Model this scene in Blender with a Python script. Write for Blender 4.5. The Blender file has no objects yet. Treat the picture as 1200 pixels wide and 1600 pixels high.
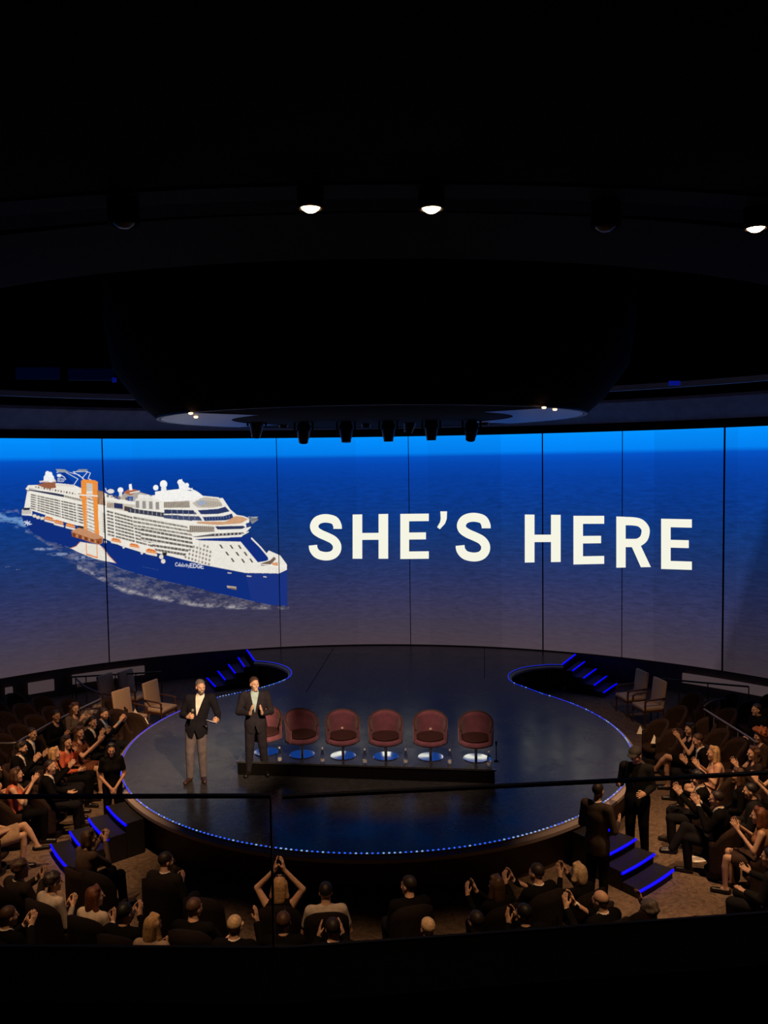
import bpy, bmesh, math, random
import numpy as np
from mathutils import Vector, Matrix
random.seed(7)
C = bpy.context.scene.collection
PI = math.pi

# ------------------------------------------------------------------ camera, world, exposure, lamps
W, H, F = 1200.0, 1600.0, 1294.0
EYE = np.array([0.0, 0.0, 5.5])
PITCH, ROLL = math.radians(90 - 3.4), math.radians(-0.8)
RM = np.array(Matrix.Rotation(PITCH, 3, 'X') @ Matrix.Rotation(ROLL, 3, 'Z'))
cam_d = bpy.data.cameras.new('camera')
cam = bpy.data.objects.new('camera', cam_d); C.objects.link(cam)
cam.matrix_world = Matrix.Translation(EYE) @ Matrix(RM.tolist()).to_4x4()
cam_d.sensor_fit = 'VERTICAL'; cam_d.sensor_height = 24.0; cam_d.lens = F / H * 24.0
cam_d.clip_start = 0.05; cam_d.clip_end = 200
S = bpy.context.scene
S.camera = cam
w = bpy.data.worlds.new('world'); S.world = w; w.use_nodes = True
w.node_tree.nodes['Background'].inputs[0].default_value = (0.5, 0.45, 0.5, 1)
w.node_tree.nodes['Background'].inputs[1].default_value = 0.0008
vs = S.view_settings
vs.view_transform = 'Standard'; vs.look = 'None'; vs.exposure = 0.0; vs.gamma = 1.0; vs.use_curve_mapping = False

def lamp(name, loc, target, energy, col, angle, blend=0.6, size=0.12):
    d = bpy.data.lights.new(name, 'SPOT'); d.energy = energy; d.color = col
    d.spot_size = math.radians(angle); d.spot_blend = blend; d.shadow_soft_size = size
    o = bpy.data.objects.new(name, d); C.objects.link(o); o.location = loc
    o.rotation_euler = (Vector(target) - Vector(loc)).to_track_quat('-Z', 'Y').to_euler()
    return o
WARM = (1.0, 0.56, 0.28)
# follow spots on the two presenters and a wash over the seats on the platform
lamp('stage_lamp', (0.9, 5.9, 7.05), (-2.85, 14.1, 1.0), 7000, (1.0, 0.66, 0.40), 15, 0.8)
lamp('stage_lamp', (3.2, 9.0, 8.6), (-2.6, 14.2, 1.2), 3200, (1.0, 0.68, 0.42), 15, 0.8)
lamp('stage_lamp', (-0.2, 9.0, 7.4), (0.1, 14.2, 0.5), 1500, (1.0, 0.66, 0.45), 27, 0.7)
# warm house downlights over the seats
HOUSE = [((-4.7, 12.1, 7.2), (-6.0, 15.3, -0.1), 170, 52), ((-3.4, 10.6, 7.3), (-5.9, 12.9, -0.3), 230, 40),
         ((-5.2, 12.9, 7.2), (-5.3, 18.5, -0.4), 190, 24),
         ((3.8, 12.2, 7.3), (5.9, 14.1, -0.1), 190, 50), ((4.4, 10.0, 7.3), (5.1, 11.4, -0.6), 270, 50),
         ((5.1, 12.5, 7.2), (5.3, 18.0, -0.6), 80, 28)]
for _a, _e in ((-128, 130), (-112, 135), (-96, 135), (-80, 125), (-64, 135)):
    _c, _s = math.cos(math.radians(_a)), math.sin(math.radians(_a))
    HOUSE.append(((-0.19 + 9.2*_c, 16.26 + 9.2*_s, 7.3), (-0.19 + 7.55*_c, 16.26 + 7.55*_s, 0.4), _e, 27))
for a, b, e, ang in HOUSE:
    lamp('house_lamp', a, b, e*6.5, WARM, ang, 0.7, 0.08)

# ------------------------------------------------------------------ measuring helpers
def ray(x, y):
    return RM @ np.array([(x - 600) / F, -(y - 800) / F, -1.0])
def U(x, y, z=0.0):
    """the point of the level z that the photograph shows at x, y"""
    d = ray(x, y); t = (z - EYE[2]) / d[2]; p = EYE + t * d
    return Vector((p[0], p[1], z))
def project(P):
    q = (np.asarray(P, float) - EYE) @ RM
    return 600 + F * q[..., 0] / -q[..., 2], 800 - F * q[..., 1] / -q[..., 2]
SX, SY, SR = -0.82, 10.76, 14.0            # axis and radius of the curved video wall
def on_screen(x, y, R=SR):
    d = ray(x, y); ox, oy = EYE[0] - SX, EYE[1] - SY
    a = d[0]**2 + d[1]**2; b = 2 * (d[0]*ox + d[1]*oy); c = ox*ox + oy*oy - R*R
    t = (-b + math.sqrt(b*b - 4*a*c)) / (2*a); p = EYE + t*d
    return math.atan2(p[0] - SX, p[1] - SY), p[2]       # angle from the axis, height
def scr(th, z, R=SR):
    return (SX + R*math.sin(th), SY + R*math.cos(th), z)
CX, CY, CR = -0.19, 16.26, 4.88             # stage centre and radius
def pol(r, deg, z=0.0):
    a = math.radians(deg); return Vector((CX + r*math.cos(a), CY + r*math.sin(a), z))
FL = -0.7                                   # house floor

# ------------------------------------------------------------------ materials
def lin(c):
    c = np.asarray(c, float) / 255.0
    return np.where(c <= 0.04045, c / 12.92, ((c + 0.055) / 1.055) ** 2.4)
MATS = {}
def mat(name, col, rough=0.6, metal=0.0, noise=0.0, nscale=20.0, spec=0.5, bump=0.0, sheen=0.0):
    key = (name, tuple(col), rough, metal, noise)
    if key in MATS: return MATS[key]
    m = bpy.data.materials.new(name); m.use_nodes = True; nt = m.node_tree
    b = nt.nodes['Principled BSDF']
    b.inputs['Base Color'].default_value = (*col, 1); b.inputs['Roughness'].default_value = rough
    b.inputs['Metallic'].default_value = metal; b.inputs['Specular IOR Level'].default_value = spec
    if sheen: b.inputs['Sheen Weight'].default_value = sheen
    if noise or bump:
        tc = nt.nodes.new('ShaderNodeTexCoord'); n = nt.nodes.new('ShaderNodeTexNoise')
        n.inputs['Scale'].default_value = nscale; n.inputs['Detail'].default_value = 4
        nt.links.new(tc.outputs['Object'], n.inputs['Vector'])
        if noise:
            r = nt.nodes.new('ShaderNodeValToRGB')
            r.color_ramp.elements[0].position = 0.3; r.color_ramp.elements[1].position = 0.7
            r.color_ramp.elements[0].color = (*[c*(1-noise) for c in col], 1)
            r.color_ramp.elements[1].color = (*[min(1, c*(1+noise)) for c in col], 1)
            nt.links.new(n.outputs['Fac'], r.inputs['Fac']); nt.links.new(r.outputs['Color'], b.inputs['Base Color'])
        if bump:
            bp = nt.nodes.new('ShaderNodeBump'); bp.inputs['Strength'].default_value = bump; bp.inputs['Distance'].default_value = 0.01
            nt.links.new(n.outputs['Fac'], bp.inputs['Height']); nt.links.new(bp.outputs['Normal'], b.inputs['Normal'])
    MATS[key] = m; return m
def emit(name, col, strength=1.0):
    key = (name, tuple(col), strength)
    if key in MATS: return MATS[key]
    m = bpy.data.materials.new(name); m.use_nodes = True; nt = m.node_tree
    b = nt.nodes['Principled BSDF']
    b.inputs['Base Color'].default_value = (0.01, 0.01, 0.01, 1)
    b.inputs['Emission Color'].default_value = (*col, 1); b.inputs['Emission Strength'].default_value = strength
    MATS[key] = m; return m
BLACK = mat('black_paint', (0.0042, 0.0038, 0.0040), 0.9, spec=0.06)
SOFFIT = mat('dark_grey_plaster', (0.03, 0.029, 0.031), 0.9, noise=0.1, nscale=3, spec=0.1)
BROWN = mat('dark_brown_veneer', (0.030, 0.018, 0.012), 0.55, noise=0.25, nscale=6)
WOOD = mat('chair_wood', (0.09, 0.035, 0.016), 0.45, noise=0.3, nscale=30)
BEIGE = mat('beige_fabric', (0.55, 0.40, 0.27), 0.9, noise=0.12, nscale=60)
SEATM = mat('dark_brown_upholstery', (0.030, 0.016, 0.011), 0.85, noise=0.25, nscale=25, spec=0.2)
CHROME = mat('polished_chrome', (0.92, 0.92, 0.92), 0.06, metal=1.0)
STEEL = mat('brushed_steel', (0.5, 0.48, 0.45), 0.3, metal=1.0)
PAPER = mat('white_card', (0.85, 0.80, 0.72), 0.8)
BLUE_LED = emit('blue_led', (0.0, 0.0, 1.0), 1.6)

# ------------------------------------------------------------------ object helpers
def tag(o, label=None, cat=None, group=None, kind=None):
    if label: o['label'] = label
    if cat: o['category'] = cat
    if group: o['group'] = group
    if kind: o['kind'] = kind
    return o
def empty(name, loc=(0, 0, 0), rz=0.0, label=None, cat=None, group=None):
    o = bpy.data.objects.new(name, None); C.objects.link(o)
    o.location = loc; o.rotation_euler = (0, 0, rz); o.empty_display_size = 0.1
    return tag(o, label, cat, group)
def mk(name, V, Fc, m, parent=None, smooth=False, kind=None):
    me = bpy.data.meshes.new(name)
    me.from_pydata([tuple(v) for v in V], [], [tuple(f) for f in Fc])
    if m is not None: me.materials.append(m)
    if smooth: me.shade_smooth()
    me.update()
    o = bpy.data.objects.new(name, me); C.objects.link(o)
    if parent is not None: o.parent = parent
    if kind: o['kind'] = kind
    return o
def from_bm(name, bm, m, parent=None, smooth=False, kind=None):
    bmesh.ops.recalc_face_normals(bm, faces=bm.faces)
    me = bpy.data.meshes.new(name); bm.to_mesh(me); bm.free()
    if m is not None: me.materials.append(m)
    if smooth: me.shade_smooth()
    o = bpy.data.objects.new(name, me); C.objects.link(o)
    if parent is not None: o.parent = parent
    if kind: o['kind'] = kind
    return o
class MB:
    """collects simple shapes into one mesh"""
    def __init__(s): s.V = []; s.F = []
    def add(s, V, Fc):
        n = len(s.V); s.V += [tuple(v) for v in V]; s.F += [tuple(i + n for i in f) for f in Fc]; return s
    def box(s, c, d, rot=None, bev=0.0):
        hx, hy, hz = d[0]/2, d[1]/2, d[2]/2
        if bev <= 0:
            V = [Vector((x*hx, y*hy, z*hz)) for z in (-1, 1) for y in (-1, 1) for x in (-1, 1)]
            Fc = [(0, 2, 3, 1), (4, 5, 7, 6), (0, 1, 5, 4), (2, 6, 7, 3), (0, 4, 6, 2), (1, 3, 7, 5)]
        else:
            bm = bmesh.new(); bmesh.ops.create_cube(bm, size=1)
            for v in bm.verts: v.co = Vector((v.co.x*d[0], v.co.y*d[1], v.co.z*d[2]))
            bmesh.ops.bevel(bm, geom=bm.edges[:], offset=bev, segments=2, affect='EDGES', profile=0.6)
            bm.verts.index_update(); V = [v.co.copy() for v in bm.verts]; Fc = [[v.index for v in f.verts] for f in bm.faces]; bm.free()
        M = rot if rot is not None else Matrix.Identity(3)
        return s.add([M @ v + Vector(c) for v in V], Fc)
    def tube(s, a, b, ra, rb=None, n=10, caps=True):
        a, b = Vector(a), Vector(b); rb = ra if rb is None else rb
        z = (b - a).normalized(); x = z.orthogonal().normalized(); y = z.cross(x)
        V = []
        for p, r in ((a, ra), (b, rb)):
            V += [p + r*(math.cos(2*PI*i/n)*x + math.sin(2*PI*i/n)*y) for i in range(n)]
        Fc = [(i, (i+1) % n, n + (i+1) % n, n + i) for i in range(n)]
        if caps: Fc += [tuple(range(n-1, -1, -1)), tuple(range(n, 2*n))]
        return s.add(V, Fc)
    def path(s, pts, r, n=8):
        pts = [Vector(p) for p in pts]; V = []; k = len(pts); x = None
        for i, p in enumerate(pts):
            t = (pts[min(i+1, k-1)] - pts[max(i-1, 0)]).normalized()
            x = t.orthogonal().normalized() if x is None else (x - t*x.dot(t)).normalized()
            y = t.cross(x)
            V += [p + r*(math.cos(2*PI*j/n)*x + math.sin(2*PI*j/n)*y) for j in range(n)]
        Fc = [(i*n + j, i*n + (j+1) % n, (i+1)*n + (j+1) % n, (i+1)*n + j) for i in range(k-1) for j in range(n)]
        Fc += [tuple(range(n-1, -1, -1)), tuple(range((k-1)*n, k*n))]
        return s.add(V, Fc)
    def lathe(s, prof, n=32, c=(0, 0, 0), M=None):
        V = []; M = M or Matrix.Identity(3); c = Vector(c)
        for r, z in prof:
            V += [c + M @ Vector((r*math.cos(2*PI*i/n), r*math.sin(2*PI*i/n), z)) for i in range(n)]
        k = len(prof)
        Fc = [(a*n + i, a*n + (i+1) % n, (a+1)*n + (i+1) % n, (a+1)*n + i) for a in range(k-1) for i in range(n)]
        return s.add(V, Fc)
    def build(s, name, m, parent=None, smooth=False, kind=None):
        return mk(name, s.V, s.F, m, parent, smooth, kind)
def arc_ring(prof, a0, a1, n, cx=CX, cy=CY):
    """profile of (radius, z) swept about an upright axis; closed profile"""
    V = []; k = len(prof)
    for i in range(n + 1):
        a = math.radians(a0 + (a1 - a0)*i/n)
        V += [(cx + r*math.cos(a), cy + r*math.sin(a), z) for r, z in prof]
    Fc = [(i*k + j, i*k + (j+1) % k, (i+1)*k + (j+1) % k, (i+1)*k + j) for i in range(n) for j in range(k)]
    if abs(a1 - a0) < 359.9:
        Fc += [tuple(range(k-1, -1, -1)), tuple(range(n*k, n*k + k))]
    return V, Fc
def prism(pts, z0, z1):
    n = len(pts)
    V = [(p[0], p[1], z0) for p in pts] + [(p[0], p[1], z1) for p in pts]
    Fc = [tuple(range(n-1, -1, -1)), tuple(range(n, 2*n))] + [(i, (i+1) % n, n + (i+1) % n, n + i) for i in range(n)]
    return V, Fc
def copy_tree(o, parent=None):
    c = o.copy(); C.objects.link(c)
    if parent is not None: c.parent = parent
    for ch in list(o.children): copy_tree(ch, c)
    return c
def catmull(P, k=6):
    P = [np.array(p, float) for p in P]; out = []
    for i in range(len(P) - 1):
        p0, p1, p2, p3 = P[max(i-1, 0)], P[i], P[i+1], P[min(i+2, len(P)-1)]
        for j in range(k):
            t = j / k
            out.append(0.5*((2*p1) + (p2-p0)*t + (2*p0-5*p1+4*p2-p3)*t*t + (3*p1-p0-3*p2+p3)*t**3))
    out.append(P[-1]); return out

# ------------------------------------------------------------------ the room
def carpet():
    m = bpy.data.materials.new('patterned_carpet'); m.use_nodes = True; nt = m.node_tree; b = nt.nodes['Principled BSDF']
    tc = nt.nodes.new('ShaderNodeTexCoord')
    wv = nt.nodes.new('ShaderNodeTexNoise'); wv.inputs['Scale'].default_value = 2.6; wv.inputs['Detail'].default_value = 5; wv.inputs['Distortion'].default_value = 4.0
    fn = nt.nodes.new('ShaderNodeTexNoise'); fn.inputs['Scale'].default_value = 60; fn.inputs['Detail'].default_value = 2
    mp = nt.nodes.new('ShaderNodeMapping'); mp.inputs['Scale'].default_value = (1.6, 1.9, 1)
    nt.links.new(tc.outputs['Object'], mp.inputs['Vector']); nt.links.new(mp.outputs['Vector'], wv.inputs['Vector'])
    nt.links.new(tc.outputs['Object'], fn.inputs['Vector'])
    r = nt.nodes.new('ShaderNodeValToRGB'); e = r.color_ramp.elements
    e[0].position = 0.36; e[0].color = (0.145, 0.10, 0.072, 1); e[1].position = 0.62; e[1].color = (0.27, 0.185, 0.13, 1)
    nt.links.new(wv.outputs['Fac'], r.inputs['Fac'])
    mx = nt.nodes.new('ShaderNodeMix'); mx.data_type = 'RGBA'; mx.blend_type = 'MULTIPLY'; mx.inputs[0].default_value = 0.5
    nt.links.new(r.outputs['Color'], mx.inputs[6]); nt.links.new(fn.outputs['Color'], mx.inputs[7])
    nt.links.new(mx.outputs[2], b.inputs['Base Color']); b.inputs['Roughness'].default_value = 0.95; b.inputs['Specular IOR Level'].default_value = 0.1
    return m
V, Fc = prism([(-16, 5.4), (16, 5.4), (16, 27), (-16, 27)], FL - 0.2, FL)
tag(mk('floor', V, Fc, carpet()), kind='structure')

# shell: side walls, wall behind the video wall, the balcony the photograph is taken from
for nm, x in (('wall_left', -14.6), ('wall_right', 14.2)):
    V, Fc = prism([(x, -3), (x + 0.2, -3), (x + 0.2, 27), (x, 27)], FL, 11.5)
    tag(mk(nm, V, Fc, BLACK), kind='structure')
V, Fc = prism([(-14.4, 26.6), (14.2, 26.6), (14.2, 26.8), (-14.4, 26.8)], FL, 11.5)
tag(mk('wall_back', V, Fc, BLACK), kind='structure')
V, Fc = prism([(-14.4, -3), (14.2, -3), (14.2, -3.2), (-14.4, -3.2)], FL, 11.5)
tag(mk('wall_rear', V, Fc, BLACK), kind='structure')
V, Fc = prism([(-14.4, -3), (14.2, -3), (14.2, 26.6), (-14.4, 26.6)], 11.5, 11.7)
tag(mk('ceiling', V, Fc, BLACK), kind='structure')
# ceiling over the balcony, rings stepping up towards the well above the stage
def ring_n(prof, m, name, a0=-170, a1=-10, n=96, **k):
    V, Fc = arc_ring(prof, a0, a1, n, **k); o = mk(name, V, Fc, m); tag(o, kind='structure'); return o
ring_n([(10.98, 7.25), (10.98, 7.65), (20.0, 7.65), (20.0, 7.25)], BLACK, 'ceiling_balcony')
ring_n([(10.60, 7.27), (10.60, 7.65), (10.96, 7.65), (10.96, 7.24)], SOFFIT, 'trim_1')
ring_n([(10.25, 7.29), (10.25, 7.65), (10.60, 7.65), (10.60, 7.27)], BLACK, 'trim_2')
ring_n([(8.0, 7.5), (8.0, 7.9), (9.5, 7.9), (9.5, 7.5)], SOFFIT, 'trim_3')
ring_n([(7.6, 7.9), (7.6, 8.3), (9.9, 8.3), (9.9, 7.9)], BLACK, 'trim_4')
# low wall under the video wall and the header over it
def swall(name, R, z0, z1, m, t0, t1, n=72, t=0.1):
    V = []; 
    for i in range(n + 1):
        th = t0 + (t1 - t0)*i/n
        V += [scr(th, z0, R), scr(th, z1, R), scr(th, z1, R + t), scr(th, z0, R + t)]
    Fc = [(i*4 + j, i*4 + (j+1) % 4, i*4 + 4 + (j+1) % 4, i*4 + 4 + j) for i in range(n) for j in range(4)] + [(3, 2, 1, 0), (n*4, n*4+1, n*4+2, n*4+3)]
    o = mk(name, V, Fc, m); tag(o, kind='structure'); return o
T0, T1 = -1.12, 1.16
swall('baseboard_back', SR - 0.02, FL, 0.0, mat('brown_wall_veneer', (0.10, 0.062, 0.046), 0.6, noise=0.2, nscale=5), T0, T1)
swall('wall_screen_backing', SR + 0.12, 0.0, 6.3, BLACK, T0, T1)
HEAD = mat('header_plaster', (0.34, 0.29, 0.29), 0.85, noise=0.15, nscale=4)
swall('trim_5', SR - 0.03, 6.33, 6.50, BLACK, T0, T1)
V = []
for i in range(73):
    th = T0 + (T1 - T0)*i/72; V += [scr(th, 6.50, SR - 0.03), scr(th, 7.02, SR - 0.45), scr(th, 7.10, SR - 0.45), scr(th, 6.58, SR - 0.03)]
tag(mk('trim_6', V, [(i*4 + j, i*4 + (j+1) % 4, i*4 + 4 + (j+1) % 4, i*4 + 4 + j) for i in range(72) for j in range(4)], HEAD), kind='structure')
swall('trim_7', SR + 0.12, 7.05, 9.5, BLACK, T0, T1)
swall('trim_8', SR - 1.05, 7.28, 7.42, mat('blue_grey_edge', (0.55, 0.58, 0.62), 0.7), T0, -0.33)
swall('trim_9', SR - 1.05, 7.28, 7.42, mat('blue_grey_edge', (0.55, 0.58, 0.62), 0.7), 0.42, T1)
swall('ceiling_screen', SR - 1.0, 7.42, 7.5, BLACK, T0, T1, t=1.1)
# small lit control windows high at the sides
for nm, x0, x1, y0, y1, colr, st in (('window_1', 24, 92, 574, 592, (0.0, 0.006, 0.10), 0.08), ('window_2', 106, 176, 576, 594, (0.0, 0.006, 0.10), 0.06), ('window_3', 1046, 1063, 595, 602, (0.01, 0.03, 1.0), 0.16), ('window_4', 175, 181, 590, 597, (0.01, 0.03, 1.0), 0.12)):
    def at_d(x, y, d=20.0): r_ = ray(x, y); p = EYE + r_*(d/r_[1]); return Vector(p)
    a, b, c, e = at_d(x0, y0), at_d(x1, y0), at_d(x1, y1), at_d(x0, y1); dy = Vector((0, 0.05, 0))
    tag(mk(nm, [a, b, c, e, a + dy, b + dy, c + dy, e + dy], [(0, 1, 2, 3), (7, 6, 5, 4), (0, 4, 5, 1), (1, 5, 6, 2), (2, 6, 7, 3), (3, 7, 4, 0)], emit('dim_blue_window', colr, st)), kind='structure')
# overhead drum of the lighting rig
B = MB(); B.lathe([(0.0, 6.375), (4.10, 6.375), (4.16, 6.40), (4.45, 6.65), (4.88, 7.25), (5.0, 8.0), (5.0, 9.6), (0.0, 9.6)], 96, (-0.2, 16.5, 0))
rig = empty('lighting_drum', (0, 0, 0), label='big round black drum of the lighting rig hanging over the stage', cat='lighting rig')
B.build('drum_shell', BLACK, rig, smooth=True)
V, Fc = arc_ring([(4.08, 6.36), (4.08, 6.40), (4.14, 6.40), (4.14, 6.36)], 0, 360, 128, -0.2, 16.5)
mk('rim', V, Fc, mat('dull_black_rim', (0.02, 0.02, 0.022), 0.5), rig)
for a in (20, 160, 200, 340):
    B = MB(); B.tube((-0.3 + 4.0*math.cos(math.radians(a)), 16.4 + 4.0*math.sin(math.radians(a)), 9.5), (-0.3 + 4.0*math.cos(math.radians(a)), 16.4 + 4.0*math.sin(math.radians(a)), 11.5), 0.04); B.build('hanger', BLACK, rig)
# pale curved panels in the underside of the drum, with two warm lamp reflections each, set in as glowing spots
GREY = mat('pale_underside', (0.20, 0.20, 0.215), 0.35)
for a0, a1 in ((140, 224), (-44, 40)):
    V, Fc = arc_ring([(2.75, 6.362), (2.75, 6.374), (4.06, 6.374), (4.06, 6.362)], a0, a1, 30, -0.2, 16.5); pn_ = mk('underside_panel', V, Fc, GREY, rig)
    for x, y in (((298, 645), (306, 651)) if a0 > 0 else ((850, 636), (867, 639))):
        p = U(x, y, 6.355); B = MB(); B.lathe([(0, -0.03), (0.03, -0.025), (0.04, 0.0), (0.0, 0.01)], 12, p); B.build('glint', emit('warm_glint', (1.0, 0.55, 0.25), 4), pn_, smooth=True)

# ------------------------------------------------------------------ video wall
th_edges = [on_screen(x, 860)[0] for x in (165, 435.5, 640, 848, 972, 1130.5)]
EDG = [T0] + th_edges + [T1]
Z0, Z1 = 0.03, 6.27
def screen_material():
    m = bpy.data.materials.new('screen_picture_of_ship_at_sea'); m.use_nodes = True; nt = m.node_tree; L = nt.links
    for n in list(nt.nodes): nt.nodes.remove(n)
    out = nt.nodes.new('ShaderNodeOutputMaterial'); b = nt.nodes.new('ShaderNodeBsdfPrincipled')
    b.inputs['Base Color'].default_value = (0.008, 0.008, 0.009, 1); b.inputs['Roughness'].default_value = 0.7; b.inputs['Specular IOR Level'].default_value = 0.2
    uv = nt.nodes.new('ShaderNodeUVMap'); uv.uv_map = 'UVMap'
    sp = nt.nodes.new('ShaderNodeSeparateXYZ'); L.new(uv.outputs['UV'], sp.inputs[0])
    dv = nt.nodes.new('ShaderNodeMath'); dv.operation = 'DIVIDE'; dv.inputs[1].default_value = 6.27; L.new(sp.outputs['Y'], dv.inputs[0])
    r = nt.nodes.new('ShaderNodeValToRGB'); cr = r.color_ramp
    stops = [(0.0, (73, 61, 68)), (0.09, (66, 58, 73)), (0.21, (55, 54, 85)), (0.34, (40, 51, 96)), (0.46, (27, 52, 108)), (0.58, (16, 54, 122)),
             (0.70, (9, 56, 140)), (0.80, (6, 61, 156)), (0.87, (4, 70, 176)), (0.902, (3, 80, 194)), (0.922, (2, 126, 238)), (1.0, (2, 142, 252))]
    while len(cr.elements) < len(stops): cr.elements.new(0.5)
    for e, (p, c) in zip(cr.elements, stops): e.position = p; e.color = (*lin(c), 1)
    L.new(dv.outputs[0], r.inputs['Fac'])
    # ripples
    mp = nt.nodes.new('ShaderNodeMapping'); mp.inputs['Scale'].default_value = (1.1, 5.5, 1); L.new(uv.outputs['UV'], mp.inputs['Vector'])
    n1 = nt.nodes.new('ShaderNodeTexNoise'); n1.inputs['Scale'].default_value = 2.6; n1.inputs['Detail'].default_value = 7; n1.inputs['Roughness'].default_value = 0.7; n1.inputs['Distortion'].default_value = 0.6
    L.new(mp.outputs['Vector'], n1.inputs['Vector'])
    rp = nt.nodes.new('ShaderNodeMapRange'); rp.inputs[1].default_value = 0.3; rp.inputs[2].default_value = 0.7; rp.inputs[3].default_value = 0.72; rp.inputs[4].default_value = 1.3
    L.new(n1.outputs['Fac'], rp.inputs[0])
    seaf = nt.nodes.new('ShaderNodeMapRange'); seaf.inputs[1].default_value = 0.88; seaf.inputs[2].default_value = 0.70; seaf.inputs[3].default_value = 0.0; seaf.inputs[4].default_value = 1.0
    L.new(dv.outputs[0], seaf.inputs[0])
    low = nt.nodes.new('ShaderNodeMapRange'); low.inputs[1].default_value = 0.0; low.inputs[2].default_value = 0.25; low.inputs[3].default_value = 0.25; low.inputs[4].default_value = 1.0
    L.new(dv.outputs[0], low.inputs[0])
    mm = nt.nodes.new('ShaderNodeMath'); mm.operation = 'MULTIPLY'; L.new(seaf.outputs[0], mm.inputs[0]); L.new(low.outputs[0], mm.inputs[1])
    mr = nt.nodes.new('ShaderNodeMix'); mr.data_type = 'FLOAT'; mr.inputs[2].default_value = 1.0
    L.new(mm.outputs[0], mr.inputs[0]); L.new(rp.outputs[0], mr.inputs[3])
    # module to module brightness steps of the wall
    fl = nt.nodes.new('ShaderNodeMath'); fl.operation = 'DIVIDE'; fl.inputs[1].default_value = 2.15; L.new(sp.outputs['X'], fl.inputs[0])
    fr = nt.nodes.new('ShaderNodeMath'); fr.operation = 'FLOOR'; L.new(fl.outputs[0], fr.inputs[0])
    wn = nt.nodes.new('ShaderNodeTexWhiteNoise'); wn.noise_dimensions = '1D'; L.new(fr.outputs[0], wn.inputs['W'])
    wr = nt.nodes.new('ShaderNodeMapRange'); wr.inputs[3].default_value = 0.94; wr.inputs[4].default_value = 1.08; L.new(wn.outputs['Value'], wr.inputs[0])
    # slanting area of darker colour at the far right end of the picture
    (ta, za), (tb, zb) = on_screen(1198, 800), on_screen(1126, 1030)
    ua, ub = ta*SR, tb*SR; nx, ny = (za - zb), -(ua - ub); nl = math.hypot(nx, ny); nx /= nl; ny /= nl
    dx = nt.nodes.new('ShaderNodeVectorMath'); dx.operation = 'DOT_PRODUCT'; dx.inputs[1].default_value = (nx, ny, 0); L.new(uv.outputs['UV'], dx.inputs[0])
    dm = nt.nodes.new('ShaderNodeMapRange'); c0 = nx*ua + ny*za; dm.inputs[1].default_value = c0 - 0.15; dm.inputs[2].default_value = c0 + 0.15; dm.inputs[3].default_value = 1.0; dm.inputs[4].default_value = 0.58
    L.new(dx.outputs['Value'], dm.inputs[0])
    m1 = nt.nodes.new('ShaderNodeMath'); m1.operation = 'MULTIPLY'; L.new(mr.outputs[0], m1.inputs[0]); L.new(wr.outputs[0], m1.inputs[1])
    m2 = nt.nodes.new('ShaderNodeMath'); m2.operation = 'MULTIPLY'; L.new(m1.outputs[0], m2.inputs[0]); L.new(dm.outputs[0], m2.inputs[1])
    vm = nt.nodes.new('ShaderNodeVectorMath'); vm.operation = 'SCALE'; L.new(r.outputs['Color'], vm.inputs[0]); L.new(m2.outputs[0], vm.inputs['Scale'])
    at = nt.nodes.new('ShaderNodeAttribute'); at.attribute_name = 'picture'
    mx = nt.nodes.new('ShaderNodeMix'); mx.data_type = 'RGBA'
    L.new(at.outputs['Alpha'], mx.inputs[0]); L.new(vm.outputs[0], mx.inputs[6]); L.new(at.outputs['Color'], mx.inputs[7])
    L.new(mx.outputs[2], b.inputs['Emission Color']); b.inputs['Emission Strength'].default_value = 1.0
    L.new(b.outputs[0], out.inputs['Surface'])
    return m

# the picture shown on the wall: a cruise ship and its wake, painted per vertex of the panels (flat screen content)
class Paint:
    def __init__(s, px, py):
        s.x = px; s.y = py; s.c = np.zeros((len(px), 3)); s.a = np.zeros(len(px))
    def put(s, idx, col, al):
        al = np.asarray(al, float); c = lin(col)
        a0 = s.a[idx]; na = al + a0*(1 - al)
        s.c[idx] = np.where(na[:, None] > 1e-6, (c*al[:, None] + s.c[idx]*(a0*(1 - al))[:, None]) / np.maximum(na, 1e-6)[:, None], 0) if al.ndim else s.c[idx]
        s.a[idx] = na
    def inside(s, P):
        P = np.array(P, float); lo, hi = P.min(0), P.max(0)
        idx = np.nonzero((s.x >= lo[0]) & (s.x <= hi[0]) & (s.y >= lo[1]) & (s.y <= hi[1]))[0]
        if len(idx) == 0: return idx
        x, y = s.x[idx], s.y[idx]; ins = np.zeros(len(idx), bool)
        for i in range(len(P)):
            x1, y1 = P[i-1]; x2, y2 = P[i]
            if y1 == y2: continue
            c = ((y1 > y) != (y2 > y)) & (x < (x2 - x1)*(y - y1)/(y2 - y1) + x1)
            ins ^= c
        return idx[ins]
    def poly(s, P, col, al=1.0):
        i = s.inside(P)
        if len(i): s.put(i, col, np.full(len(i), al))
    def line(s, P, wd, col, al=1.0):
        for p, q in zip(P[:-1], P[1:]):
            p = np.array(p, float); q = np.array(q, float); m = wd
            idx = np.nonzero((s.x >= min(p[0], q[0]) - m) & (s.x <= max(p[0], q[0]) + m) & (s.y >= min(p[1], q[1]) - m) & (s.y <= max(p[1], q[1]) + m))[0]
            if not len(idx): continue
            d = q - p; L2 = max(d @ d, 1e-9)
            t = np.clip(((s.x[idx] - p[0])*d[0] + (s.y[idx] - p[1])*d[1]) / L2, 0, 1)
            ds = np.hypot(s.x[idx] - p[0] - t*d[0], s.y[idx] - p[1] - t*d[1])
            k = ds < wd/2
            if k.any(): s.put(idx[k], col, np.full(k.sum(), al))
    def ell(s, cx, cy, rx, ry, col, al=1.0):
        k = np.nonzero(((s.x - cx)/rx)**2 + ((s.y - cy)/ry)**2 < 1)[0]
        if len(k): s.put(k, col, np.full(len(k), al))
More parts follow.
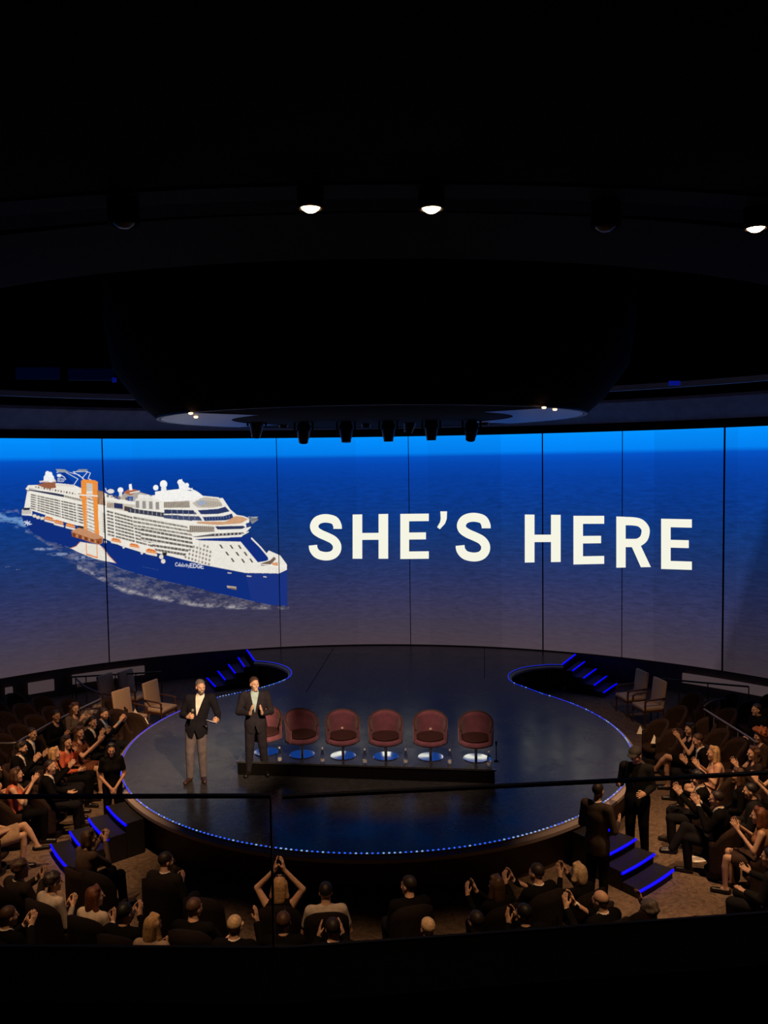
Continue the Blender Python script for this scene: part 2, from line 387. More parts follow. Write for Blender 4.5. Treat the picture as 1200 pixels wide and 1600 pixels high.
def vnoise(x, y, seed=0):
    def h(i, j): 
        v = np.sin(i*127.1 + j*311.7 + seed*74.7)*43758.5453
        return v - np.floor(v)
    xi, yi = np.floor(x), np.floor(y); fx, fy = x - xi, y - yi
    fx = fx*fx*(3 - 2*fx); fy = fy*fy*(3 - 2*fy)
    return (h(xi, yi)*(1-fx) + h(xi+1, yi)*fx)*(1-fy) + (h(xi, yi+1)*(1-fx) + h(xi+1, yi+1)*fx)*fy
def fbm(x, y, seed=0):
    return vnoise(x, y, seed)*0.5 + vnoise(x*2.1, y*2.1, seed+1)*0.28 + vnoise(x*4.3, y*4.3, seed+2)*0.22
def Az(*P): return [(20 + x/5.4545, 720 + y/5.4545) for x, y in P]
def Bz(*P): return [(220 + x/5.0, 730 + y/5.0) for x, y in P]
def lerp2(a, b, t): return (a[0] + (b[0]-a[0])*t, a[1] + (b[1]-a[1])*t)
WHITE, CREAM, GAP, HULL, ORANGE = (238, 234, 224), (222, 216, 203), (120, 112, 104), (14, 44, 122), (238, 146, 62)
def balconies(g, tl, tr, br, bl, rows, cols, gap=GAP, wall=WHITE, fill=0.56, colw=0.92):
    """rows of dark balcony openings on the quadrilateral tl tr br bl"""
    g.poly([tl, tr, br, bl], wall)
    for i in range(rows):
        a0, a1 = (i + 0.22)/rows, (i + 0.22 + fill)/rows
        l0, r0, l1, r1 = lerp2(tl, bl, a0), lerp2(tr, br, a0), lerp2(tl, bl, a1), lerp2(tr, br, a1)
        for j in range(cols):
            b0, b1 = (j + 0.5 - colw/2)/cols, (j + 0.5 + colw/2)/cols
            k = 0.82 + 0.3*((i*7 + j*13) % 5)/5
            g.poly([lerp2(l0, r0, b0), lerp2(l0, r0, b1), lerp2(l1, r1, b1), lerp2(l1, r1, b0)], tuple(min(255, v*k) for v in gap))
def paint_ship(px, py):
    g = Paint(px, py)
    # wake: foam along the waterline, behind the stern and off the bow
    wl = [(28, 796), (40, 826), (68, 844), (100, 856), (118, 860), (150, 872), (192, 890), (240, 903), (320, 924), (384, 938), (449, 949)]
    wx, wy = np.array([p[0] for p in wl]), np.array([p[1] for p in wl])
    off = g.y - np.interp(g.x, wx, wy)
    n = fbm(g.x/13.0, g.y/5.0, 3); n2 = fbm(g.x/5.0, g.y/2.6, 9)
    width = np.interp(g.x, [0, 30, 70, 120, 200, 300, 380, 449, 456], [2, 5, 4, 26, 34, 26, 15, 5, 0])
    f = np.clip(1 - np.abs(off - width*0.45)/np.maximum(width*0.75, 1), 0, 1)
    edge = np.clip(1 - np.abs(off - width*0.95)/5.0, 0, 1)*(g.x > 120)
    al = np.clip(f*(n - 0.34)*0.85 + edge*(0.25 + (n - 0.4)*1.9), 0, 0.85)*((f + edge) > 0.02)*np.clip(n2*2.2 - 0.35, 0, 1)*np.clip((953 - g.y)/4, 0, 1)
    k = np.nonzero((al > 0.02) & (g.x < 452))[0]; g.put(k, (196, 190, 192), al[k]*0.85)
    st = np.clip(1 - np.abs(g.y - (806 + (g.x - 0)*0.30))/16, 0, 1)*(g.x < 46)     # stern wash
    al = np.clip(st*1.3 + (n - 0.5)*2 - 0.55, 0, 0.75)*(st > 0); k = np.nonzero(al > 0.02)[0]; g.put(k, (120, 165, 215), al[k])
    for cx, cy, rx, ry in ((70, 858, 20, 3), (95, 866, 24, 3.2), (130, 872, 22, 4), (12, 886, 5, 1.4), (28, 890, 4, 1.3), (60, 858, 7, 2)):
        d = 1 - ((g.x - cx)/rx)**2 - ((g.y - cy)/ry)**2
        al = np.clip(d, 0, 1)*np.clip((n2 - 0.35)*3, 0, 0.7); k = np.nonzero(al > 0.02)[0]; g.put(k, (150, 165, 195), al[k])
    # hull
    top = Az((75, 465), (160, 480), (270, 514), (400, 560), (500, 600), (620, 640), (800, 690), (920, 730), (1080, 780), (1200, 812)) + Bz((70, 715), (210, 690), (500, 765), (820, 828), (1080, 832), (1142, 800))
    bot = [(449, 947), (420, 945), (384, 937), (340, 927), (300, 917), (262, 909), (220, 898), (192, 890), (165, 878), (116, 858), (68, 842), (50, 832), (37, 818)]
    g.poly(top + bot, HULL)
    g.poly(Bz((820, 828), (1080, 832), (1142, 800), (1145, 1085), (1000, 1075), (860, 1035)), (30, 52, 128), 0.6)
    for a, b in ((Bz((680, 825))[0], 5), (Bz((830, 850))[0], 6), (Bz((960, 855))[0], 4)): g.line([a, (a[0]+b, a[1]+0.6)], 1.6, (200, 195, 190))
    g.poly(Bz((672, 925), (745, 934), (748, 958), (676, 942)), (190, 170, 140)); g.poly(Bz((690, 938), (745, 946), (748, 960), (700, 950)), (120, 100, 84))
    for i in range(9): g.ell(*Bz((20 + i*14, 778 + i*3))[0], 0.45, 0.45, (90, 110, 160))
    # name on the bow, emblem on the stern
    ox, oy = 274.0, 881.5
    def st_(pts, wd=0.75, dx=0, s=1.0): g.line([(ox + dx + x*s, oy + y*s + (dx + x*s)*0.085) for x, y in pts], wd, (226, 228, 235))
    st_([(3.6, -1.6), (2.2, -2.6), (0.6, -1.8), (0, 0), (0.4, 2.0), (1.8, 3.0), (3.4, 2.2)], 0.8)                                     # C
    st_([(0, 1.2), (2.0, 1.2), (1.6, -.1), (.5, -.2), (0, 1.2), (.5, 2.8), (2, 2.6)], .6, 4.4)                                       # e
    st_([(0, -3), (0, 2.8)], .65, 7.2); 
    st_([(0, 1.2), (2.0, 1.2), (1.6, -.1), (.5, -.2), (0, 1.2), (.5, 2.8), (2, 2.6)], .6, 8.4)                                       # l e
    st_([(0, -3), (0, 2.8), (1.6, 2.6), (2, 1.2), (1.4, 0), (0, .3)], .6, 11.4)                                                     # b
    st_([(0, -.2), (0, 2.8)], .65, 14.4); st_([(0, .8), (1.2, -.2)], .6, 14.4)                                                       # r
    st_([(0, -.2), (0, 2.8)], .65, 16.6); g.ell(ox + 16.6, oy - 1.6 + 1.4, .5, .5, (226, 228, 235))                                 # i
    st_([(.4, -2), (.4, 2.6), (1.2, 2.8)], .65, 17.8); st_([(-.3, -.1), (1.3, -.1)], .6, 17.8)                                       # t
    st_([(0, -.2), (1, 2.6)], .6, 20); st_([(2.1, -.2), (.4, 4.6)], .6, 20)                                                          # y
    for dx, pts in ((23.2, [[(4, -3), (0, -3), (0, 3), (4, 3)], [(0, 0), (3.4, 0)]]), (28.6, [[(0, -3), (0, 3), (2.2, 3), (4, 1.6), (4, -1.6), (2.2, -3), (0, -3)]]),
                    (34.2, [[(4, -1.8), (2.6, -3), (1, -2.6), (0, -.8), (0, 1), (1.2, 2.8), (3, 3), (4.2, 1.8), (4.2, .3), (2.4, .3)]]), (40, [[(4, -3), (0, -3), (0, 3), (4, 3)], [(0, 0), (3.4, 0)]])):
        for p in pts: st_(p, 1.05, dx)
    e = Az((125, 530))[0]
    for dx, dy, L_ in ((4, 3, 6), (-4, 2.4, 5), (0.5, 4.2, 3.5)): g.line([(e[0]-dx, e[1]-dy*0.9), (e[0]+dx, e[1]+dy*0.9)], 1.3, (210, 220, 238))
    g.line([(e[0]-6, e[1]-1.5), (e[0]+6.5, e[1]+1.8)], 1.1, (210, 220, 238))
    # white ship body
    g.poly(Az((75, 462), (98, 392), (122, 262), (110, 238), (130, 208), (200, 205), (380, 190), (520, 205), (600, 240), (730, 250), (800, 280), (900, 330), (1050, 310), (1200, 330), (1200, 805),
              (1080, 775), (920, 725), (760, 655), (640, 610), (560, 555), (430, 520), (270, 490), (160, 470)), WHITE)
    g.poly(Bz((0, 240), (100, 230), (400, 250), (640, 240), (700, 330), (760, 380), (840, 400), (860, 470), (830, 500), (790, 540), (780, 580), (930, 740), (1000, 650), (1090, 690), (1142, 760), (1142, 800), (1080, 830), (820, 826), (500, 763), (210, 690), (0, 640)), WHITE)
    # stern: open terrace, pale promenade band
    g.poly(Az((75, 420), (100, 395), (160, 412), (160, 455), (75, 455)), (196, 190, 182)); g.poly(Az((80, 402), (150, 400), (140, 420), (90, 420)), (40, 46, 70))
    g.poly(Az((165, 425), (280, 462), (262, 500), (165, 470)), (20, 52, 128))
    for x, y in ((185, 470), (215, 482), (250, 490)): g.ell(*Az((x, y))[0], 3.2, 2.6, (225, 215, 196))
    g.poly(Az((138, 232), (438, 290), (436, 310), (134, 252)), (44, 50, 76))
    g.line(Az((112, 236), (560, 300)), 1.2, WHITE); g.line(Az((115, 248), (135, 258)), 1.3, (50, 55, 80))
    g.poly(Az((440, 292), (590, 330), (590, 350), (440, 312)), (185, 178, 168))
    for i in range(7): g.poly(Az((445 + i*20, 295 + i*4.4), (457 + i*20, 298 + i*4.4), (457 + i*20, 310 + i*4.4), (445 + i*20, 308 + i*4.4)), (128, 120, 112))
    balconies(g, Az((152, 278))[0], Az((592, 372))[0], Az((604, 545))[0], Az((150, 412))[0], 7, 11)
    for t in (0.12, 0.58, 0.88): g.line([lerp2(Az((152, 278))[0], Az((592, 372))[0], t), lerp2(Az((150, 412))[0], Az((604, 545))[0], t)], 1.7, WHITE)
    # aft deck clutter
    g.poly(Az((200, 205), (300, 180), (360, 180), (370, 230), (300, 240)), (150, 92, 66)); g.poly(Az((225, 172), (360, 155), (372, 180), (230, 186)), (216, 200, 190))
    for x, y, r_ in ((295, 110, 3.6), (318, 118, 3.8), (285, 145, 4), (325, 150, 5.2)): g.ell(*Az((x, y))[0], r_, r_*1.2, (242, 244, 246))
    g.poly(Az((262, 140), (350, 140), (356, 172), (262, 172)), (240, 240, 240))
    for i in range(16):
        x = 190 + i*24; g.poly(Az((x, 214 + i*4.2), (x + 13, 216 + i*4.2), (x + 13, 232 + i*4.2), (x, 230 + i*4.2)), [(168, 138, 116), (120, 108, 100), (206, 176, 150), (90, 84, 86)][i % 4])
    # funnel with its white outline frames
    g.poly(Az((370, 190), (375, 120), (440, 100), (520, 200)), (8, 50, 138))
    g.poly(Az((375, 195), (530, 208), (520, 226), (372, 215)), (226, 218, 208))
    for ln in (((375, 100), (430, 86), (555, 155), (520, 205)), ((515, 95), (585, 140), (610, 160)), ((515, 92), (640, 92), (590, 150)), ((645, 98), (662, 104), (642, 150), (680, 170)), ((485, 100), (560, 118), (600, 155))): g.line(Az(*ln), 1.1, (226, 232, 244))
    g.poly(Az((365, 70), (440, 72), (490, 100), (380, 98)), (150, 158, 168)); g.poly(Az((560, 72), (642, 72), (625, 92), (540, 90)), (140, 150, 160))
    g.ell(*Az((395, 125))[0], 3.6, 2.6, (230, 236, 244)); g.line(Az((400, 115), (440, 140), (450, 160)), 1.2, (215, 225, 240))
    for dx, P in ((0, [[(26, 0), (0, 0), (0, 26), (26, 26)], [(0, 13), (20, 13)]]), (34, [[(0, 0), (0, 26), (14, 22), (18, 12), (14, 3), (0, 0)]])):
        for p in P: g.line(Az(*[(385 + dx + x, 148 + y + (dx + x)*.1) for x, y in p]), 0.9, (214, 224, 240))
    # orange tower with the lift platform
    g.poly(Az((625, 190), (690, 190), (690, 260), (630, 260)), (200, 196, 188)); g.poly(Az((560, 275), (600, 285), (600, 330), (570, 315)), (176, 120, 80))
    balconies(g, Az((600, 270))[0], Az((700, 300))[0], Az((715, 625))[0], Az((618, 585))[0], 11, 3, (176, 168, 158), fill=.45)
    for i in range(6): g.line(Az((640 + i*12, 275), (640 + i*12, 330)), 0.8, (190, 120, 70))
    g.poly(Az((580, 172), (600, 158), (700, 166), (726, 180), (724, 210), (690, 196), (630, 190), (582, 210)), ORANGE)
    g.poly(Az((582, 190), (628, 192), (636, 600), (608, 590), (584, 300)), ORANGE); g.poly(Az((678, 190), (724, 196), (728, 470), (738, 640), (700, 632), (682, 300)), ORANGE)
    for i in range(12): g.line(Az((622, 340 + i*21), (634, 342 + i*21)), 0.9, (228, 214, 196))
    # midship decks between the tower and the bow block
    g.line(Az((520, 262), (560, 290), (720, 300), (790, 330), (900, 345), (1045, 360)), 2.0, WHITE)
    g.poly(Az((722, 250), (780, 262), (790, 380), (725, 370)), (120, 76, 54)); 
    for i in range(6): g.line(Az((730 + i*9, 262), (733 + i*9, 372)), 0.7, (206, 170, 140))
    g.poly(Az((730, 415), (790, 440), (800, 640), (742, 625)), (232, 226, 214)); g.poly(Az((765, 440), (785, 450), (792, 620), (772, 610)), (196, 188, 176))
    for i in range(8): g.line(Az((768, 455 + i*21), (790, 463 + i*21)), 0.9, (120, 112, 106))
    g.poly(Az((800, 330), (1060, 380), (1060, 450), (800, 400)), (206, 196, 182))
    g.poly(Az((862, 358), (938, 368), (938, 412), (862, 402)), (40, 48, 90)); g.poly(Az((950, 385), (1070, 410), (1070, 445), (950, 425)), (74, 62, 62))
    for i in range(4): g.poly(Az((803 + i*14, 360), (813 + i*14, 362), (813 + i*14, 400), (803 + i*14, 398)), (150, 128, 108))
    g.line(Az((800, 405), (1060, 455)), 1.6, WHITE); g.line(Az((795, 335), (850, 348), (1045, 372)), 1.6, WHITE)
    balconies(g, Az((800, 415))[0], Bz((300, 480))[0], Bz((345, 695))[0], Az((808, 640))[0], 8, 22, (118, 110, 102), colw=.93)
    for t in (0.1, 0.36, 0.52, 0.72, 0.9): g.line([lerp2(Az((800, 415))[0], Bz((300, 480))[0], t), lerp2(Az((808, 640))[0], Bz((345, 695))[0], t)], 1.7, WHITE)
    # upper midship deck: pool side, domes, mast
    g.poly(Az((900, 320), (980, 250), (1080, 265), (1200, 300), (1200, 345), (1050, 350)), (176, 168, 158)); g.poly(Az((975, 305), (1025, 305), (1022, 345), (975, 340)), (10, 78, 170))
    g.poly(Az((940, 270), (1000, 235), (1082, 255), (1000, 295)), (172, 104, 68)); g.line(Az((1000, 275), (1080, 258)), 1.6, (240, 240, 238))
    g.poly(Az((990, 200), (1012, 195), (1020, 250), (992, 250)), (246, 246, 246))
    g.ell(*Az((918, 250))[0], 4.6, 4.4, (246, 246, 248)); g.poly(Az((905, 265), (932, 265), (932, 305), (905, 305)), (225, 225, 225))
    g.ell(*Az((835, 260))[0], 5.4, 3.6, (226, 222, 216)); g.line(Az((790, 235), (800, 260), (830, 275)), 1.6, (226, 226, 226))
    for i in range(7): x = 800 + i*32; g.poly(Az((x, 285 + i*5), (x + 20, 288 + i*5), (x + 20, 312 + i*5), (x, 310 + i*5)), [(132, 120, 112), (190, 178, 160), (98, 92, 96)][i % 3])
    g.poly(Az((1040, 330), (1110, 285), (1160, 300), (1200, 310), (1200, 430), (1045, 405)), (228, 224, 214))
    for i in range(4): g.poly(Bz((-40 + i*52, 262 + i*3), (-14 + i*52, 262 + i*3), (-12 + i*52, 322 + i*3), (-40 + i*52, 320 + i*3)), (150, 144, 138)); g.ell(*Bz((-2 + i*52, 228 + i*4))[0], 4.4, 3.6, (236, 234, 228))
    g.poly(Bz((-100, 320), (180, 355), (400, 395), (400, 420), (170, 390), (-100, 352)), (58, 60, 78)); g.line(Bz((-60, 318), (180, 350)), 1.6, WHITE)
    for i in range(9): g.line(Bz((-80 + i*34, 326 + i*4), (-80 + i*34, 350 + i*4)), 0.8, (180, 176, 170))
    balconies(g, Bz((-60, 378))[0], Bz((360, 455))[0], Bz((410, 545))[0], Bz((-60, 470))[0], 3, 14, (150, 142, 132), colw=.92)
    balconies(g, Bz((60, 560))[0], Bz((410, 605))[0], Bz((340, 700))[0], Bz((120, 660))[0], 3, 10, (112, 104, 98), colw=.92)
    balconies(g, Bz((0, 470))[0], Bz((400, 545))[0], Bz((412, 640))[0], Bz((0, 570))[0], 3, 13, (116, 108, 102), colw=.93)
    # bow block: dome house, two glazed decks, helipad terrace
    g.poly(Bz((110, 245), (112, 190), (300, 170), (450, 195), (500, 235), (400, 262), (200, 275)), (246, 244, 240))
    for x, y, r_ in ((117, 160, 4.2), (178, 132, 5.8), (308, 118, 4.4), (322, 140, 5.4), (360, 140, 3.4)): g.ell(*Bz((x, y))[0], r_, r_*1.05, (248, 248, 248))
    g.poly(Bz((160, 150), (198, 150), (202, 185), (158, 185)), (240, 240, 238)); g.poly(Bz((296, 120), (345, 125), (395, 178), (300, 178)), (246, 246, 246))
    g.line(Bz((320, 95), (322, 120)), 1.2, (240, 240, 240)); g.line(Bz((345, 150), (440, 195)), 2.4, (240, 240, 238)); g.line(Bz((400, 165), (400, 190)), 1.6, (240, 240, 240))
    g.poly(Bz((180, 272), (380, 262), (385, 315), (180, 318)), (172, 160, 146)); g.poly(Bz((490, 235), (605, 240), (640, 300), (560, 320), (440, 315), (400, 280)), (196, 186, 172))
    for i in range(14): g.line(Bz((186 + i*14, 275), (186 + i*14, 314)), 0.8, (108, 98, 90))
    for i in range(12): g.line(Bz((470 + i*14, 260 + i*1.5), (474 + i*14, 306)), 0.8, (122, 112, 100))
    g.poly(Bz((430, 268), (500, 258), (515, 290), (450, 300)), (160, 172, 190))
    g.line(Bz((180, 322), (400, 325), (560, 322), (650, 310), (640, 275), (605, 240), (490, 228)), 2.0, WHITE)
    g.poly(Bz((182, 330), (415, 336), (440, 368), (185, 362)), (46, 56, 92)); g.poly(Bz((445, 336), (600, 326), (660, 308), (695, 345), (600, 366), (470, 368)), (40, 54, 100))
    g.line(Bz((182, 368), (450, 374), (600, 370), (705, 350)), 1.8, WHITE)
    g.poly(Bz((180, 376), (460, 384), (480, 418), (300, 412), (180, 398)), (62, 74, 110)); g.poly(Bz((480, 388), (640, 384), (712, 362), (725, 398), (660, 416), (500, 420)), (34, 52, 104))
    for i in range(10): g.line(Bz((490 + i*22, 390 - i*2), (494 + i*22, 416 - i*2)), 0.6, (120, 132, 160))
    for i in range(5): g.line(Bz((240 + i*44, 334), (246 + i*44, 408)), 0.7, (150, 150, 160))
    g.line(Bz((410, 330), (495, 420)), 1.6, WHITE)
    g.poly(Bz((440, 425), (660, 425), (735, 385), (790, 380), (840, 405), (780, 440), (600, 452), (440, 440)), (208, 160, 122)); g.line(Bz((720, 372), (800, 385), (850, 405), (830, 440), (600, 458), (370, 445)), 1.8, WHITE)
    g.poly(Bz((840, 400), (905, 392), (918, 410), (870, 445)), (130, 134, 140)); g.line(Bz((850, 415), (915, 405)), 0.9, (70, 74, 84)); g.line(Bz((840, 390), (915, 390)), 0.9, (214, 214, 210))
    g.poly(Bz((380, 455), (575, 465), (580, 505), (380, 510)), (158, 146, 132))
    for i in range(12): g.line(Bz((385 + i*16, 458), (390 + i*16, 508)), 0.8, (104, 96, 88))
    g.poly(Bz((580, 462), (800, 458), (818, 470), (790, 482), (600, 488)), (44, 54, 92)); g.poly(Bz((820, 440), (850, 430), (858, 462), (828, 482)), (40, 62, 120))
    g.line(Bz((575, 492), (790, 490), (855, 470)), 1.8, WHITE); g.line(Bz((400, 520), (580, 508), (790, 500)), 1.8, WHITE)
    g.poly(Bz((390, 545), (560, 520), (800, 508), (812, 522), (700, 536), (520, 548)), (96, 92, 96))
    for i in range(16): g.poly(Bz((560 + i*15, 522 - i*.6), (570 + i*15, 521 - i*.6), (570 + i*15, 533 - i*.6), (560 + i*15, 534 - i*.6)), [(34, 38, 56), (180, 172, 160)][i % 2])
    g.line(Bz((370, 540), (420, 552), (560, 545), (790, 532), (840, 505)), 1.8, WHITE)
    # forecastle
    g.poly(Bz((420, 562), (780, 545), (862, 525), (880, 560), (990, 700), (1000, 725), (920, 750), (780, 582), (460, 572)), (16, 44, 124))
    g.line(Bz((866, 556), (935, 625), (1008, 712), (990, 738), (920, 748)), 2.4, WHITE)
    g.poly(Bz((455, 572), (780, 585), (915, 748), (1000, 735), (1020, 690), (1060, 690), (1142, 760), (1140, 802), (1080, 828), (820, 826), (500, 765), (440, 735)), (236, 231, 220))
    g.poly(Bz((930, 755), (1010, 728), (1040, 700), (1058, 715), (1010, 765), (940, 770)), (112, 92, 80)); g.poly(Bz((1020, 748), (1070, 742), (1072, 770), (1030, 770)), (222, 156, 112))
    g.line(Bz((925, 758), (1000, 762), (1080, 778), (1140, 768)), 1.2, (250, 246, 238))
    for rx, ry in ((612, 605), (692, 608), (756, 608), (658, 660), (738, 662), (802, 662), (700, 710), (782, 716), (846, 714)):
        g.poly(Bz((rx, ry), (rx + 14, ry), (rx + 34, ry + 30), (rx + 20, ry + 30)), (74, 70, 66))
    for j in range(5):
        for i in range(8):
            x, y = 350 + i*26 + j*4, 690 - j*32 + i*8
            if 340 + j*18 < x < 545 and y > 600: g.ell(*Bz((x, y + 12))[0], 2.0, 2.4, (206, 198, 186)); g.ell(*Bz((x, y + 12))[0], 1.5, 1.9, (150, 142, 132))
    g.line(Bz((460, 572), (455, 740)), 1.0, (214, 206, 194))
    # tenders hung along the side, and the white landing stage under the tower
    def tender(x, y, L=11.5):
        g.poly([(x - L*.62, y + 1.5), (x + L*.66, y + 5.5), (x + L*.6, y + 8.5), (x - L*.55, y + 4.6)], (232, 224, 210))
        g.poly([(x - L*.55, y - 1.5), (x - L*.3, y - 3.4), (x + L*.35, y - 1.2), (x + L*.6, y + 2.2), (x + L*.55, y + 4.6), (x - L*.5, y + 1.6)], (226, 124, 54))
        g.line([(x - L*.5, y - .6), (x + L*.55, y + 2.6)], 0.9, (250, 196, 140))
        for t in (-.3, 0, .3): g.ell(x + L*t, y - .2 + t*4, .8, .6, (120, 62, 30))
    for q in ((310, 490), (390, 520), (490, 548)): tender(*Az(q)[0], L=13)
    for q in ((880, 675), (1035, 720), (1180, 765)): tender(*Az(q)[0], L=14)
    tender(*Bz((80, 655))[0], L=15)
    for q in ((160, 700), (175, 735)): g.ell(*Bz(q)[0], 3.4, 3.6, (228, 220, 206))
    g.poly(Bz((165, 665), (205, 668), (200, 690), (175, 690)), (40, 32, 32))
    for q in ((945, 735), (1100, 785), (790, 690)): g.ell(*Az(q)[0], 2.0, 2.4, (226, 218, 206))
    g.poly(Az((556, 550), (605, 560), (605, 590), (560, 575)), (40, 36, 40))
    g.poly(Az((498, 600), (560, 570), (640, 590), (770, 650), (765, 700), (740, 715), (680, 700), (505, 640)), (198, 142, 104)); g.poly(Az((500, 605), (690, 670), (760, 660), (760, 700), (740, 712), (505, 645)), (150, 82, 46))
    for i in range(9): g.poly(Az((515 + i*26, 618 + i*8), (528 + i*26, 622 + i*8), (528 + i*26, 650 + i*7), (515 + i*26, 646 + i*7)), [(86, 52, 40), (206, 140, 96)][i % 2])
    g.poly(Az((572, 690), (660, 705), (735, 715), (770, 740), (830, 820), (880, 872), (760, 850), (700, 835), (560, 780), (490, 745), (540, 730)), (232, 226, 214))
    g.line(Az((488, 746), (540, 728), (575, 690)), 1.0, (206, 120, 62)); g.line(Az((760, 735), (800, 790), (880, 872)), 1.0, (206, 120, 62))
    g.line(Az((626, 700), (630, 800), (720, 828), (716, 716)), 1.3, (236, 146, 80)); g.line(Az((630, 795), (720, 825)), 2.0, (226, 136, 70))
    k = np.nonzero((g.a > 0.95) & (g.c.sum(1) > 0.9))[0]                           # fine mottling of the photograph on white parts
    n3 = vnoise(g.x[k]/1.9, g.y[k]/1.6, 21); g.c[k] *= (0.90 + 0.13*n3)[:, None]
    return g.c, g.a

wall = empty('video_wall', (0, 0, 0), label='huge curved video wall showing a ship at sea and white lettering', cat='screen')
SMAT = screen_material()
def axis_fine(a, b, lo, hi, fine, coarse):
    pts = []; x = a
    cuts = sorted(set([a, b] + [v for v in (lo, hi) if a < v < b]))
    for p, q in zip(cuts[:-1], cuts[1:]):
        step = fine if (p >= lo - 1e-6 and q <= hi + 1e-6) else coarse
        n = max(1, int(math.ceil((q - p)/step))); pts += [p + (q - p)*i/n for i in range(n)]
    return np.array(pts + [b])
sh0, sh1 = on_screen(-6, 830)[0], on_screen(458, 870)[0]
zt, zb = on_screen(245, 726)[1], on_screen(445, 962)[1]
for pi in range(len(EDG) - 1):
    a, b = EDG[pi] + 0.0008, EDG[pi+1] - 0.0008
    has = a < sh1 and b > sh0
    ths = axis_fine(a, b, sh0, sh1, 0.00082, 0.02)
    zs = axis_fine(Z0, Z1, zb, zt, 0.0122, 0.7) if has else np.linspace(Z0, Z1, 8)
    TH, ZZ = np.meshgrid(ths, zs); nx, nz = len(ths), len(zs)
    co = np.stack([SX + SR*np.sin(TH), SY + SR*np.cos(TH), ZZ], -1).reshape(-1, 3)
    idx = np.arange(nx*nz).reshape(nz, nx)
    q = np.stack([idx[:-1, :-1], idx[1:, :-1], idx[1:, 1:], idx[:-1, 1:]], -1).reshape(-1, 4)
    me = bpy.data.meshes.new('screen_panel')
    me.vertices.add(len(co)); me.vertices.foreach_set('co', co.ravel())
    me.loops.add(q.size); me.loops.foreach_set('vertex_index', q.ravel().astype(np.int32))
    me.polygons.add(len(q)); me.polygons.foreach_set('loop_start', np.arange(0, q.size, 4, dtype=np.int32))
    me.update(calc_edges=True)
    uvl = me.uv_layers.new(name='UVMap'); uvs = np.stack([TH.ravel()*SR, ZZ.ravel()], -1)[q.ravel()]
    uvl.data.foreach_set('uv', uvs.ravel().astype(np.float32))
    ca = me.color_attributes.new('picture', 'FLOAT_COLOR', 'POINT')
    buf = np.zeros((len(co), 4), np.float32)
    if has:
        px, py = project(co); acc = np.zeros((len(co), 4))
        for ox, oy in ((-.17, -.17), (.17, -.17), (-.17, .17), (.17, .17)):
            c, al = paint_ship(px + ox, py + oy); acc[:, :3] += c*al[:, None]; acc[:, 3] += al
        buf[:, 3] = acc[:, 3]/4; k = acc[:, 3] > 1e-6; buf[k, :3] = acc[k, :3]/acc[k, 3:4]
    ca.data.foreach_set('color', buf.ravel())
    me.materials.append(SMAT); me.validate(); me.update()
    o = bpy.data.objects.new('screen_panel', me); C.objects.link(o); o.parent = wall
# low strips at either side, made to glow in the screen's bottom colour
LOWM = emit('dusk_glow', tuple(lin((66, 54, 56))), 1.0)
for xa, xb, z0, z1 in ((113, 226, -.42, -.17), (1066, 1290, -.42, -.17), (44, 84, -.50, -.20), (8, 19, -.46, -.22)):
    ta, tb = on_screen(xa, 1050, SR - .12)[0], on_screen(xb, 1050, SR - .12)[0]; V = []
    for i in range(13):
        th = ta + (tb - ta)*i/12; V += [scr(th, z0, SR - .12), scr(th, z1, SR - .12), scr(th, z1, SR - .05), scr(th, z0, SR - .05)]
    mk('low_glow_strip', V, [(i*4 + j, i*4 + (j+1) % 4, i*4 + 4 + (j+1) % 4, i*4 + 4 + j) for i in range(12) for j in range(4)] + [(3, 2, 1, 0), (48, 49, 50, 51)], LOWM, wall)
# joints between the panels
for th, wd in zip(th_edges, (0.032, 0.013, 0.010, 0.036, 0.010, 0.046)):
    h = wd/2/SR; V = []
    for R in (SR + 0.02, SR - 0.004):
        for z in (Z0, Z1): V += [scr(th - h, z, R), scr(th + h, z, R)]
    mk('panel_joint', V, [(0, 1, 3, 2), (4, 6, 7, 5), (0, 4, 5, 1), (2, 3, 7, 6), (0, 2, 6, 4), (1, 5, 7, 3)], BLACK, wall)
# lettering
LET = emit('screen_white', tuple(lin((246, 245, 228))), 1.0)
def quadmap(box):
    (x0, y0), (x1, y1), (x2, y2), (x3, y3) = box         # top-left, top-right, bottom-right, bottom-left
    def f(u, v):
        x = (x0*(1-u) + x1*u)*(1-v) + (x3*(1-u) + x2*u)*v; y = (y0*(1-u) + y1*u)*(1-v) + (y3*(1-u) + y2*u)*v
        th, z = on_screen(x, y, SR - 0.008); return scr(th, z, SR - 0.008)
    return f
def letter(box, polys):
    f = quadmap(box); V = []; Fc = []
    for p in polys:
        n = len(V); V += [f(u, v) for u, v in p]; Fc.append(tuple(range(n, n + len(p))))
    bm = bmesh.new(); vv = [bm.verts.new(v) for v in V]
    for fc in Fc: bm.faces.new([vv[i] for i in fc])
    me = bpy.data.meshes.new('letter'); bm.to_mesh(me); bm.free(); me.materials.append(LET)
    o = bpy.data.objects.new('letter', me); C.objects.link(o); o.parent = wall
def rect(u0, v0, u1, v1): return [(u0, v0), (u1, v0), (u1, v1), (u0, v1)]
def strip(path, w_, h_, half):
    P = [np.array([x*w_, y*h_]) for x, y in path]; out = []; Lf, Rt = [], []
    for i, p in enumerate(P):
        t = P[min(i+1, len(P)-1)] - P[max(i-1, 0)]; t = t/np.hypot(*t); n = np.array([-t[1], t[0]])
        a, b = p + n*half, p - n*half; Lf.append((a[0]/w_, a[1]/h_)); Rt.append((b[0]/w_, b[1]/h_))
    return [[Lf[i], Rt[i], Rt[i+1], Lf[i+1]] for i in range(len(P) - 1)]
def boxq(x0, x1, tl, tr, br, bl): return [(x0, tl), (x1, tr), (x1, br), (x0, bl)]
